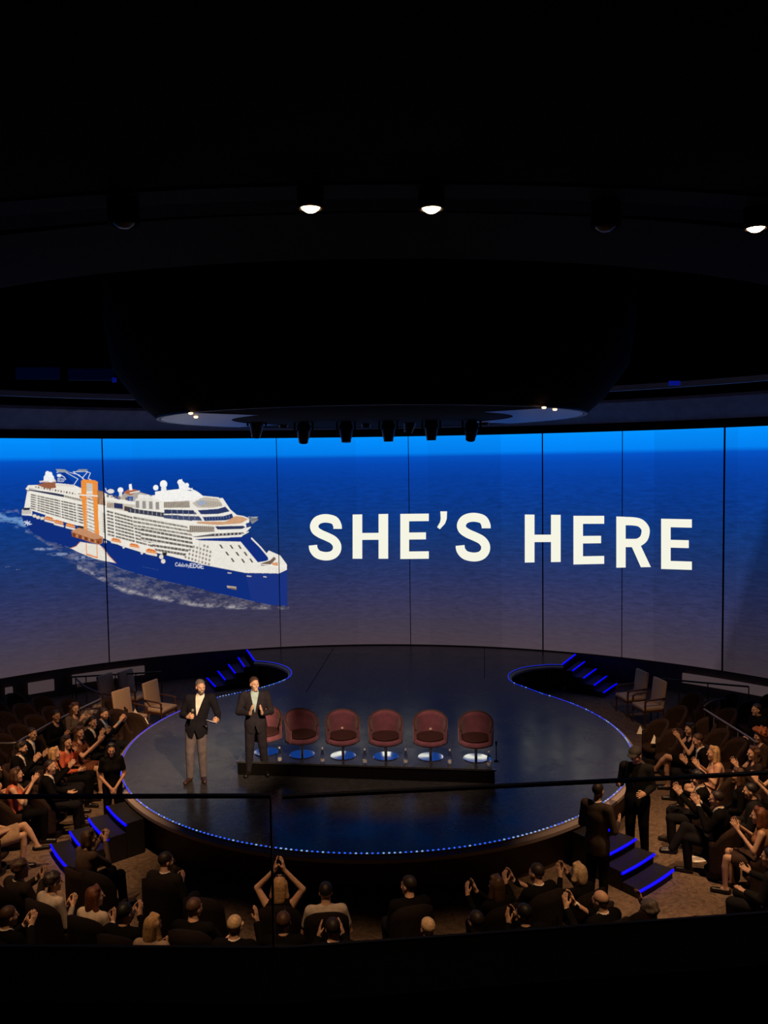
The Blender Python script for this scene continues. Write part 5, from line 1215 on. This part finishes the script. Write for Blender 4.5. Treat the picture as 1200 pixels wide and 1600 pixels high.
    for i in (0, 1):                                                   # shoes
        A_, T_ = J['A'][i], J['T'][i]; d_ = nrm(T_ - A_ + V3(0, 0, .05)); l2 = np.minimum(A_, T_) - .1; h2 = np.maximum(A_, T_) + .1
        f = Field(*[axis_multi(l2[q], h2[q], [], .009, .009) for q in range(3)])
        f.cap(A_ + V3(0, -.035, -.04), T_ + V3(0, .01, 0), .045, .036, .02); f.cap(A_ + V3(0, -.01, 0), A_ + V3(0, .02, -.04), .046 if bot == 'trousers' else .03, .045, .02)
        zs = min(A_[2] - .083, T_[2] - .032); f.keep(lambda x, y, z: zs - z + 0*x + 0*y)
        if bot != 'trousers': c = A_ + V3(0, .0, -.015); f.keep(lambda x, y, z: z - c[2] + 0*x + 0*y)
        me = f.mesh('shoe', shoes); add_me('shoe', me, root)
    return root, J

# ------------------------------------------------------------------ the two presenters
def m1(J):
    J['S'] = [V3(-.275, -.01, 1.415), V3(.115, -.01, 1.415)]
    J['E'] = [V3(-.365, .0, 1.145), V3(.225, -.02, 1.135)]; J['W'] = [V3(-.395, .215, 1.105), V3(.10, .20, 1.165)]
    J['d'] = [V3(.12, .95, .12), V3(-.70, .62, .22)]; J['n'] = [V3(1, -.1, .1), V3(-.6, -.7, .0)]; J['grip'] = (1, 1)
p1, J1 = person('bearded man in a dark blazer, open white shirt and mauve-grey trousers holding a microphone', None, sit=False, face=PI + .05, pose='mic', hair='short', hc='grey', tc=(.012, .0115, .016), shirt=(.82, .76, .68), bot='trousers', bc=(.135, .112, .120),
                skin='light', hyaw=.50, hpitch=.16, leg=(.095, .125, 0, .03), side=-.085, fine=.0065, coarse=.014, seed=3, base=0.0, at=U(309, 1220), beard='grey', extra=m1, group='presenters on the stage', shoes=SHOEB, smile=True)
p1.scale = (1.03,)*3
def m2(J):
    J['S'] = [V3(-.20, -.01, 1.415), V3(.20, -.01, 1.415)]
    J['E'] = [V3(-.275, .03, 1.12), V3(.285, .03, 1.14)]; J['W'] = [V3(-.125, .235, 1.155), V3(.075, .245, 1.165)]
    J['d'] = [V3(.10, .42, .9), V3(-.22, .35, .9)]; J['n'] = [V3(1, -.1, 0), V3(-1, -.15, 0)]
p2, J2 = person('clean-shaven man in a dark suit and pale blue shirt clapping beside the plum chairs', None, sit=False, face=PI + .12, pose='clap', hair='short', hc='brown', tc=(.026, .023, .030), shirt=(.42, .58, .62), bot='trousers', bc=(.022, .020, .028),
                skin='pale', hyaw=.45, hpitch=.0, leg=(.15, .13, 0, 0), fine=.0065, coarse=.014, seed=5, base=0.0, at=U(401, 1210), extra=m2, group='presenters on the stage', shoes=SHOE, smile=True)
p2.scale = (1.01,)*3
bpy.context.view_layer.update()
def held(root, q): return root.matrix_world @ Vector(q)
hp = V3(.10, .20, 1.165) + nrm(V3(-.70, .62, .22))*.072 + nrm(V3(-.6, -.7, 0))*.028; ax_ = nrm(V3(-.16, -.20, 1))
mc = empty('handheld_microphone', held(p1, hp), 0, 'black handheld microphone in the fist of the bearded presenter', 'microphone')
Rw = np.array(p1.matrix_world.to_3x3().normalized()) @ ax_
B = MB(); B.tube(-Rw*.10, Rw*.075, .013, .017, 12); B.build('handle', mat('black_plastic', (.012, .012, .013), .4), mc, smooth=False)
B = MB(); B.lathe([(0, .068), (.020, .072), (.028, .095), (.024, .120), (0, .130)], 16, M=Matrix(np.stack([nrm(np.cross(Rw, (1, 0, 0))), nrm(np.cross(Rw, np.cross(Rw, (1, 0, 0)))), Rw], 1).tolist())); B.build('grille', mat('grille_metal', (.20, .22, .20), .45, metal=.6), mc, smooth=True)
hc_ = V3(-.395, .215, 1.105) + nrm(V3(.12, .95, .12))*.105 + V3(.075, .02, -.005)
cd = empty('cue_cards', held(p1, hc_), p1.rotation_euler.z, 'small white cue cards in the hand of the bearded presenter', 'card')
for k in range(3):
    B = MB(); B.box((0, 0, .004*k), (.17, .10, .0025), Matrix.Rotation(-.35 + .04*k, 3, 'Y') @ Matrix.Rotation(.5, 3, 'X')); B.build('card', mat('cue_card', (.75, .75, .76), .6), cd)

# ------------------------------------------------------------------ seats
def make_tub(name='tub_chair', add=0.0):
    r = empty(name)
    rim = lambda a: 0.60 + (0.27 + add)*max(0.0, math.cos(min(abs(a)*(0.98 if add == 0 else 1.12), PI/2)))**(0.5 if add == 0 else 0.27)
    V, Fc = tub_shell(0.275, 0.30, 0.09, rim, 0.16, 2.0, 28); V = [(x, -y, z) for x, y, z in V]
    mk('backrest', V, [f[::-1] for f in Fc], SEATM if add == 0 else mat('near_black_upholstery', (.013, .009, .008), .9, noise=.2, nscale=25, spec=.1), r, smooth=True)
    B = rounded_disc(0.228, 0.24, 0.356, 0.04, 28, 1.08); B.build('seat', SEATM, r, smooth=True)
    B = MB(); B.lathe([(0, 0), (0.20, 0), (0.21, 0.10), (0.0, 0.10)], 24); B.build('base', mat('black_plinth', (.01, .009, .008), .6), r)
    return r
TUBS = [make_tub(), make_tub('tub_chair', .22)]; _tub_used = [False, False]
def seat(loc, rz, label, group='dark tub chairs', tall=False):
    k = 1 if tall else 0
    if not _tub_used[k]: o = TUBS[k]; _tub_used[k] = True
    else: o = copy_tree(TUBS[k])
    o.location = (loc[0], loc[1], FL); o.rotation_euler = (0, 0, rz); tag(o, label, 'chair', group); return o

# ------------------------------------------------------------------ the audience
NAVY, BLK, CHAR = (.008, .008, .012), (.0048, .0042, .0042), (.013, .012, .012)
WHT = (.72, .66, .58)
def LK(**k): d = dict(hyaw='look'); d.update(k); return d
CAST = [
 # left block, looking to the stage
 ('woman with long light brown hair clapping in a grey patterned top', (117, 1107), LK(fem=True, hair='wavy', hc='brown', top='blouse', tc=(.13, .10, .085), bc=BLK, pose='clap_open')),
 ('woman with dark tied hair in a plain black long-sleeved top', (88, 1119), LK(fem=True, hair='bun', hc='black', top='blouse', tc=BLK, bc=BLK, pose='clap_low', skin='tan')),
 ('bearded man in a dark suit and blue shirt raising both hands to clap', (163, 1116), LK(hair='short', hc='dark', tc=NAVY, shirt=(.24, .30, .42), pose='clap_side', beard='brown')),
 ('young man in a black suit with a white shirt and dark tie, clapping low', (145, 1129), LK(hair='short', hc='black', tc=BLK, shirt=WHT, tie=(.01, .01, .012), pose='clap_open')),
 ('woman with brown hair in a rust brown dress and a pale necklace', (124, 1145), LK(fem=True, hair='long', hc='brown', top='dress', tc=(.15, .055, .028), bot='skirt', bc=(.15, .055, .028), pose='clap_side')),
 ('man in a dark suit with an open white collar, second from the rail', (50, 1147), LK(hair='short', hc='dark', tc=BLK, shirt=WHT, pose='clap_low', lean=.03)),
 ('man with full dark hair in a black suit and a thin tie', (34, 1169), LK(hair='curly', hc='dark', tc=BLK, shirt=WHT, tie=(.012, .01, .012), pose='clap', beard='dark')),
 ('woman in an orange-red top lifting a pale phone to her face', (104, 1160), LK(fem=True, hair='long', hc='dark', top='blouse', tc=(.55, .12, .06), bc=BLK, pose='chin')),
 ('fair-haired woman in a black jacket over an orange top', (86, 1178), LK(fem=True, hair='bob', hc='blonde', tc=BLK, shirt=(.48, .17, .07), pose='clap')),
 ('man in a black suit with short receding hair, seen in profile, hand stretched out', (79, 1199), LK(hair='receding', hc='dark', tc=BLK, shirt=WHT, pose='reach')),
 ('woman in a peach blouse and pale khaki trousers at the picture edge', (-8, 1202), LK(fem=True, hair='short', hc='brown', top='blouse', tc=(.62, .34, .21), bc=(.50, .38, .27), pose='clap_low')),
 ('woman in a bright coral sleeveless top, hands before her mouth', (26, 1211), LK(fem=True, hair='bob', hc='brown', top='sleeveless', tc=(.60, .15, .075), bc=BLK, pose='clap_high')),
 ('person in a tan dress with bare crossed legs and low sandals', (-12, 1248), dict(fem=True, hair='long', hc='brown', top='dress', tc=(.03, .02, .018), bot='skirt', bc=(.42, .28, .18), pose='lap', leg='crossl', skin='light', hyaw='look')),
 # front row of the curve, seen from behind
 ('woman with brown hair turned in profile, clapping high beside the blue steps', (140, 1310), dict(fem=True, hair='bob', hc='brown', top='blouse', tc=(.10, .065, .05), bc=BLK, pose='clap_side', hyaw=-.75, faceon=False)),
 ('man with dark hair looking along the front row, hands held low', (260, 1346), dict(hair='short', hc='dark', tc=(.02, .016, .014), shirt=WHT, pose='clap_low', hyaw=-.65, faceon=False)),
 ('woman with long blonde hair clapping above her head in the front row', (437, 1385), dict(fem=True, hair='long', hc='blonde', top='sleeveless', tc=BLK, bc=BLK, pose='overhead', hyaw=0, faceon=False)),
 ('dark-haired person in a white shirt in the middle of the front row', (509, 1394), dict(hair='short', hc='black', top='polo', tc=(.50, .42, .36), bc=BLK, pose='clap_low', hyaw=0, faceon=False)),
 ('lone dark-haired figure turned to the presenters at the centre of the front row', (638, 1384), dict(hair='short', hc='dark', tc=BLK, pose='lap', hyaw=.6, faceon=False, shirt=BLK)),
 ('woman with long brown hair clapping to one side in the front row', (775, 1384), dict(fem=True, hair='long', hc='brown', top='blouse', tc=BLK, bc=BLK, pose='clap_side', hyaw=.1, faceon=False)),
 ('man with dark cropped hair and a white collar, hands stretched sideways', (838, 1364), dict(hair='short', hc='dark', tc=BLK, shirt=WHT, pose='clap_side', hyaw=.25, faceon=False)),
 ('fair short-haired woman clapping beside her head at the end of the front row', (903, 1364), dict(fem=True, hair='bob', hc='fair', top='blouse', tc=BLK, bc=BLK, pose='clap_high', hyaw=.1, faceon=False)),
 # second row of the curve
 ('man with thick brown curls near the carpet aisle in the back row', (33, 1358), dict(hair='curly', hc='brown', tc=(.03, .022, .018), shirt=WHT, pose='clap', hyaw=-.5, faceon=False)),
 ('person with dark curls and a pale blouse collar in the back row', (84, 1378), dict(fem=True, hair='curly', hc='dark', top='blouse', tc=(.40, .33, .28), bc=BLK, pose='clap_low', hyaw=-.5, faceon=False)),
 ('red-haired woman in a white open-necked blouse in the back row', (149, 1401), dict(fem=True, hair='long', hc='auburn', top='blouse', tc=(.62, .50, .40), bc=BLK, pose='clap_low', hyaw=-.7, faceon=False)),
 ('dark-haired person holding both hands up high to clap in the back row', (196, 1427), dict(hair='short', hc='black', tc=BLK, shirt=BLK, pose='clap_high', hyaw=-.2, faceon=False)),
 ('blonde woman with shoulder-length hair bent forward in the back row', (240, 1446), dict(fem=True, hair='long', hc='blonde', top='blouse', tc=(.30, .22, .17), bc=BLK, pose='clap_low', hyaw=-.3, faceon=False, lean=.02)),
 ('man with brown hair and one bare forearm reaching forward in the back row', (304, 1419), dict(hair='short', hc='brown', top='polo', tc=BLK, pose='reach', hyaw=-.4, faceon=False)),
 ('man with thin fair hair and a raised hand in the back row', (367, 1447), dict(hair='short', hc='fair', tc=BLK, shirt=WHT, pose='raise', hyaw=-.1, faceon=False)),
 ('man with round brown hair right behind the blonde woman clapping overhead', (443, 1441), dict(hair='short', hc='brown', tc=BLK, shirt=BLK, pose='reach', hyaw=0, faceon=False)),
 ('dark-haired man behind the white shirt, only his head above the parapet', (520, 1451), dict(hair='short', hc='dark', tc=BLK, shirt=WHT, pose='clap_open', hyaw=.1, faceon=False)),
 ('balding fair man in the back row behind the empty centre seats', (668, 1451), dict(hair='receding', hc='fair', tc=BLK, shirt=WHT, pose='lap', hyaw=.1, faceon=False)),
 ('person with dark loose hair in the back row beside the balding man', (743, 1440), dict(hair='short', hc='dark', tc=BLK, shirt=BLK, pose='lap', hyaw=.2, faceon=False)),
 ('dim dark-haired person in the back row behind the white collar', (818, 1428), dict(hair='short', hc='black', tc=BLK, shirt=BLK, pose='clap', hyaw=.2, faceon=False)),
 ('bald man with a shining crown clapping in the back row', (938, 1407), dict(hair='bald', hc='brown', tc=BLK, shirt=WHT, pose='clap_side', hyaw=.2, faceon=False)),
 ('person with grey curly hair and a raised forearm at the back row end', (1013, 1424), dict(fem=True, hair='curly', hc='grey', top='sleeveless', tc=BLK, bc=BLK, pose='raise', hyaw=.2, faceon=False)),
 ('person with brown hair low at the parapet in the corner of the seats', (14, 1432), dict(hair='short', hc='brown', tc=BLK, shirt=WHT, pose='clap', hyaw=-.3, faceon=False)),
 # right block, looking across to the presenters
 ('dark-haired woman in black with bare crossed knees beside the empty chairs', (1078, 1140), LK(fem=True, hair='long', hc='black', top='sleeveless', tc=BLK, bot='skirt', bc=BLK, pose='clap_high', leg='crossl')),
 ('man in a dark suit with short brown hair leaning forward to clap', (1090, 1157), LK(hair='short', hc='brown', tc=BLK, shirt=WHT, pose='clap_low', lean=.05, hpitch=.2)),
 ('fair long-haired woman in a ruffled peach dress with bare legs', (1114, 1177), LK(fem=True, hair='long', hc='blonde', top='dress', tc=(.62, .36, .24), bot='skirt', bc=(.62, .36, .24), pose='clap')),
 ('person with a big cloud of red curls by the slanting rail', (1187, 1150), LK(fem=True, hair='afro', hc='red', top='blouse', tc=(.05, .03, .02), bc=BLK, pose='lap')),
 ('woman with wavy brown hair sitting in front of the red curls', (1177, 1177), LK(fem=True, hair='wavy', hc='brown', top='blouse', tc=(.03, .02, .018), bc=BLK, pose='clap')),
 ('dim man in dark clothes far back beyond the slanting rail', (1182, 1109), LK(hair='short', hc='dark', tc=BLK, shirt=BLK, pose='lap')),
 ('person with bushy black curls and a pale watch strap, clapping', (1090, 1216), LK(hair='curly', hc='black', tc=BLK, shirt=WHT, pose='clap', hpitch=.2)),
 ('long-faced woman with brown hair behind the laughing man', (1152, 1212), LK(fem=True, hair='long', hc='brown', top='blouse', tc=BLK, bc=BLK, pose='lap', skin='tan')),
 ('laughing man in a black suit, head tilted back, one leg crossed over', (1119, 1248), LK(hair='short', hc='dark', tc=BLK, shirt=WHT, pose='clap_high', hroll=-.25, leg='cross', smile=True)),
 ('woman in a tan sleeveless dress clapping at the picture edge', (1185, 1275), LK(fem=True, hair='long', hc='auburn', top='sleeveless', tc=(.30, .15, .075), bot='skirt', bc=(.05, .03, .025), pose='clap')),
 ('bare-armed person clapping high at the edge beside the slanting rail', (1212, 1200), LK(fem=True, hair='bob', hc='dark', top='sleeveless', tc=(.03, .02, .02), bc=BLK, pose='clap_side')),
 ('dark-haired person in a dim grey jacket at the lower picture edge', (1202, 1340), LK(hair='short', hc='black', tc=CHAR, shirt=BLK, pose='reach')),
 ('dark-haired person in black between the tan dress and the laughing man', (1172, 1236), LK(hair='short', hc='black', tc=CHAR, shirt=BLK, pose='lap')),
]
placed = []
for k, (lb, xy, kw) in enumerate(CAST):
    kw = dict(kw); kw.setdefault('seed', 20 + k)
    o, J = person(lb, xy, **kw)
    placed.append(o); seat(o.location, o.rotation_euler.z, 'dark tub chair under the ' + ' '.join(lb.split()[:11]).rstrip(','), tall=(' row' in lb or o.location.y < 10.9 and abs(o.location.x) < 4.6))
# standing figures
p, J = person('standing woman in a black polo with long black hair, hands clasped before her', None, at=(-4.66, 13.72), sit=False, face=PI + .35, pose='clasp', hair='long', hc='black', top='polo', tc=BLK, bc=BLK, skin='tan', fem=True, hyaw=.05, fine=.008, coarse=.02, seed=301, group='standing figures'); p.scale = (.9, .9, .885)
def r8(J): J['T'] = J['T']
p8, J8 = person('standing man in black with a flat cap, looking down at the man on the steps', None, at=(3.90, 12.66), sit=False, face=PI - .55, pose='meet', hair='short', hc='dark', top='jacket', tc=(.010, .010, .010), shirt=BLK, bc=BLK, skin='light', hyaw=-.2, hpitch=.30, fine=.008, coarse=.02, seed=302, group='standing figures', side=.02)
p8.scale = (1.04, 1.04, .985)
R = rotm(-.2, .30, 0); f = Field(*[axis_multi(a, b, [], .009, .009) for a, b in zip((-.13, -.15, -.05), (.13, .22, .19))])
f.ell((0, -.010, .070), (.094, .112, .072), .01); f.keep(lambda x, y, z: .052 + .25*np.maximum(-y - .02, 0)*-1 - z + 0*x); f.ell((0, .105, .066), (.075, .062, .010), .01)
me = f.mesh('cap', mat('black_cap_cloth', (.014, .012, .011), .8)); co = np.zeros(len(me.vertices)*3, np.float32); me.vertices.foreach_get('co', co); co = co.reshape(-1, 3) @ R.T + J8['Hc']; me.vertices.foreach_set('co', co.ravel().astype(np.float32)); add_me('cap', me, p8)
p9, J9 = person('man in a grey suit seen from behind, meeting the capped man at the steps', (935, 1236), sit=False, face=-.75, pose='meet', hair='short', hc='dark', top='jacket', tc=(.055, .040, .033), shirt=WHT, bc=BLK, skin='light', hyaw=.0, hpitch=-.1, fine=.008, coarse=.02, seed=303, group='standing figures', faceon=False)
p9.scale = (.94, .94, 1)

# empty tub chairs between and beside the audience
EMPTY = [((190, 1116), 'empty dark tub chair on the carpet nearest the beige armchairs by the ship side'), ((214, 1122), 'empty dark tub chair with a white card at the stage edge behind the bearded man'),
         ((180, 1098), 'empty dark tub chair behind the two carded ones near the presenters'),
         ((1022, 1131), 'empty dark tub chair with a white card nearest the pair of beige armchairs'), ((1043, 1146), 'empty dark tub chair with a white card beside the dark-haired woman in black'),
         ((1052, 1110), 'empty dark tub chair with a dark coat, behind the carded pair'), ((1098, 1128), 'empty round-backed chair behind the man leaning forward'), ((1115, 1146), 'empty round-backed chair behind the fair woman in peach'), ((1142, 1160), 'empty round-backed chair below the slanting rail')]
for (x, y), lb in EMPTY:
    p = U(x, y, FL + .80); fc = math.atan2(15.0 - p.y, -.5 - p.x) - PI/2; o = seat(p, fc, lb, 'empty tub chairs at the sides')
for (x, y), wh in (((212, 1117), 'first'), ((228, 1131), 'second')): pass
def card(x, y, z, rz, lb, sx=.16, sy=.20):
    o = MB(); o.V = [(-sx/2, 0, 0), (sx/2, 0, 0), (0, -.05, sy*.9), (-sx/2, .02, 0), (sx/2, .02, 0), (0, -.035, sy*.9)]; o.F = [(0, 1, 2), (5, 4, 3), (0, 3, 4, 1), (1, 4, 5, 2), (2, 5, 3, 0)]
    c = o.build('place_card', PAPER); c.location = U(x, y, z); c.rotation_euler = (-.9, 0, rz); tag(c, lb, 'card', 'white cards on seats'); return c
card(212, 1119, FL + .46, .4, 'small white folded card on the tub chair nearer the beige armchairs'); card(227, 1133, FL + .46, .2, 'small white folded card on the tub chair closest to the stage edge')
card(1001, 1147, FL + .46, -.2, 'white folded card on the empty chair beside the beige pair'); card(1023, 1162, FL + .46, -.2, 'white folded card on the empty chair beside the bare-kneed woman')
# empty seats along the two curved rows and in the dim block behind the rail
ORD = ['first', 'second', 'third', 'fourth', 'fifth', 'sixth', 'seventh', 'eighth', 'ninth', 'tenth', 'eleventh', 'twelfth']
made = []; used_near = {}
for (x, y), lb in (((1050, 1424), 'tall-backed dark seat at the aisle end of the back row by the carpet'), ((986, 1406), 'tall-backed dark seat below the lowest blue nosing of the steps')):
    p = U(x, y, FL + 1.06); made.append(seat(p, math.atan2(15.0 - p.y, -1.2 - p.x) - PI/2, lb, 'end seats of the curved rows', tall=True))
def rowseat(r, deg, lb, grp, tall=False):
    p = pol(r, deg, FL); fc = math.atan2(15.0 - p.y, -1.2 - p.x) - PI/2
    for q in placed + made:
        if math.hypot(q.location.x - p.x, q.location.y - p.y) < .60: return False
    if lb is None:
        near = min(placed, key=lambda q: math.hypot(q.location.x - p.x, q.location.y - p.y)); w_ = ' '.join(near['label'].split()[:6]).rstrip(',')
        n = used_near.get(w_, 0); used_near[w_] = n + 1; lb = 'empty dark tub chair %s the %s' % (['beside', 'past the seat beside'][min(n, 1)], w_)
    made.append(seat(p, fc, lb, grp, tall=tall)); return True
for j, r in enumerate((6.78, 7.62)):
    for i in range(26 if j else 19): rowseat(r, -128 + i*2.6 if j else -121 + i*2.7, None, 'empty seats in the %s row' % ('back' if j else 'front'), True)
for a0, sg, where, grp in ((161, 1, 'behind the rail by the ship', 'dim empty seats behind the rail'), (-6, 1, 'behind the slanting rail', 'dim empty seats behind the slanting rail')):
    for jr, r in enumerate((7.4, 8.2, 9.0)):
        k = 0
        for i in range(8 if a0 > 0 else 6):
            n_ = 7 - i if a0 > 0 else i
            if rowseat(r, a0 + n_*4.7*7.4/r, 'dim empty tub chair %s, %s row, %s from the front' % (where, ORD[jr], ORD[k]), grp): k += 1

# ------------------------------------------------------------------ beige armchairs
def make_armchair():
    r = empty('armchair')
    B = MB(); B.box((0, .0, .43), (.54, .52, .085), bev=.03); B.build('seat', BEIGE, r, smooth=True)
    B = MB(); B.box((0, -.285, .74), (.52, .07, .62), Matrix.Rotation(.14, 3, 'X'), bev=.03); B.build('backrest', BEIGE, r, smooth=True)
    for x in (-1, 1):
        for y, n_ in ((.23, 'leg'), (-.25, 'leg')):
            B = MB(); B.tube((x*.27, y, .0), (x*.27, y*.96, .62 if y > 0 else .42), .017, .024, 8); B.build('leg', WOOD, r)
        B = MB(); B.path([(x*.275, .23, .61), (x*.285, .15, .645), (x*.285, -.05, .65), (x*.275, -.28, .66)], .021, 8); B.build('arm', WOOD, r, smooth=True)
    B = MB(); B.box((0, 0, .375), (.55, .52, .045), bev=.008); B.build('seat_frame', WOOD, r)
    return r
AC = [((252, 1104), 'beige armchair with a lit seat nearest the stage by the left steps', -2.0), ((205, 1119), 'beige armchair with a lit back, second from the upstage steps beside the ship', -2.1), ((180, 1092), 'dim beige armchair in the back behind the lit pair', -2.0), ((212, 1085), 'dim beige armchair behind the lit one closest to the steps', -2.0),
      ((985, 1086), 'pale beige armchair closest to the upstage steps under the second word', 1.8), ((1012, 1101), 'pale beige armchair beside the empty carded tub chairs', 1.8)]
proto = make_armchair()
for i, ((x, y), lb, a) in enumerate(AC):
    o = proto if i == 0 else copy_tree(proto); p = U(x, y, FL + .46); o.location = (p.x, p.y, FL); o.rotation_euler.z = a; tag(o, lb.replace('left ', ''), 'chair', 'beige armchairs')

# ------------------------------------------------------------------ rails beside the seats
RAILM = mat('dark_rail', (.035, .026, .022), .45); RAILL = mat('dull_steel_rail', (.22, .19, .17), .4, metal=.5)
SMOKE = PANE
def rail(pts, zt, lb, posts, m, panel=True, r=.022):
    P = [U(x, y, zt) for x, y in pts]; c = P[len(P)//2].copy(); c.z = FL; o = empty('handrail', c, 0, lb, 'rail'); off = -c
    Q = [Vector(v) + off for v in catmull(P, 5)]
    B = MB(); B.path(Q, r, 8); B.build('top_rail', m, o, smooth=True)
    for t in posts:
        q = Q[min(len(Q) - 1, int(t*(len(Q) - 1)))]; B = MB(); B.tube((q.x, q.y, 0), (q.x, q.y, q.z), .014, n=8); B.build('post', m, o)
    if panel:
        V = []; 
        for q in Q: V += [(q.x, q.y, .10), (q.x, q.y, q.z - .06)]
        mk('glass_panel', V, [(2*i, 2*i + 2, 2*i + 3, 2*i + 1) for i in range(len(Q) - 1)], PANE, o)
    return o
rail([(112, 1058), (180, 1054), (252, 1050)], FL + .95, 'dark straight handrail on thin posts behind the beige armchairs', (0, .25, .5, .75, 1), RAILM)
rail([(118, 1060), (135, 1074), (160, 1084)], FL + .95, 'short dark handrail running down from the straight rail', (0, .5, 1), RAILM)
rail([(158, 1092), (128, 1106), (85, 1127), (38, 1153), (22, 1161), (-20, 1161)], FL + .95, 'curved dull steel handrail between the dim seats and the audience', (0, .2, .42, .62, .8), RAILL)
rail([(1028, 1060), (1090, 1066), (1170, 1073)], FL + .95, 'dark handrail on thin posts below the end of the screen', (0, .3, .6, 1), RAILM)
rail([(1134, 1091), (1112, 1096), (1100, 1104)], FL + .95, 'short dark rail bending back from the top of the slanting rail', (0, .5), RAILM)
rail([(1100, 1108), (1130, 1127), (1170, 1152), (1215, 1184)], FL + .95, 'slanting dull steel handrail in front of the dim seats', (.2, .4, .55, .75), RAILL)
# loose papers
def sheet(x, y, lb, sx=.21, sy=.30, a=0, z=FL + .006, m=PAPER):
    B = MB(); B.box((0, 0, 0), (sx, sy, .006)); o = B.build('paper_sheet', m); o.location = U(x, y, z); o.rotation_euler.z = a; tag(o, lb, 'paper', 'papers on the carpet'); return o
sheet(1090, 1342, 'white programme lying on the carpet under the laughing man', .26, .2, .2); sheet(1121, 1345, 'small white paper lying beside the larger programme on the carpet', .12, .12, .5)
sheet(1186, 1420, 'large pale sheet lying on the carpet at the parapet corner', .6, .34, .05, FL + .02)
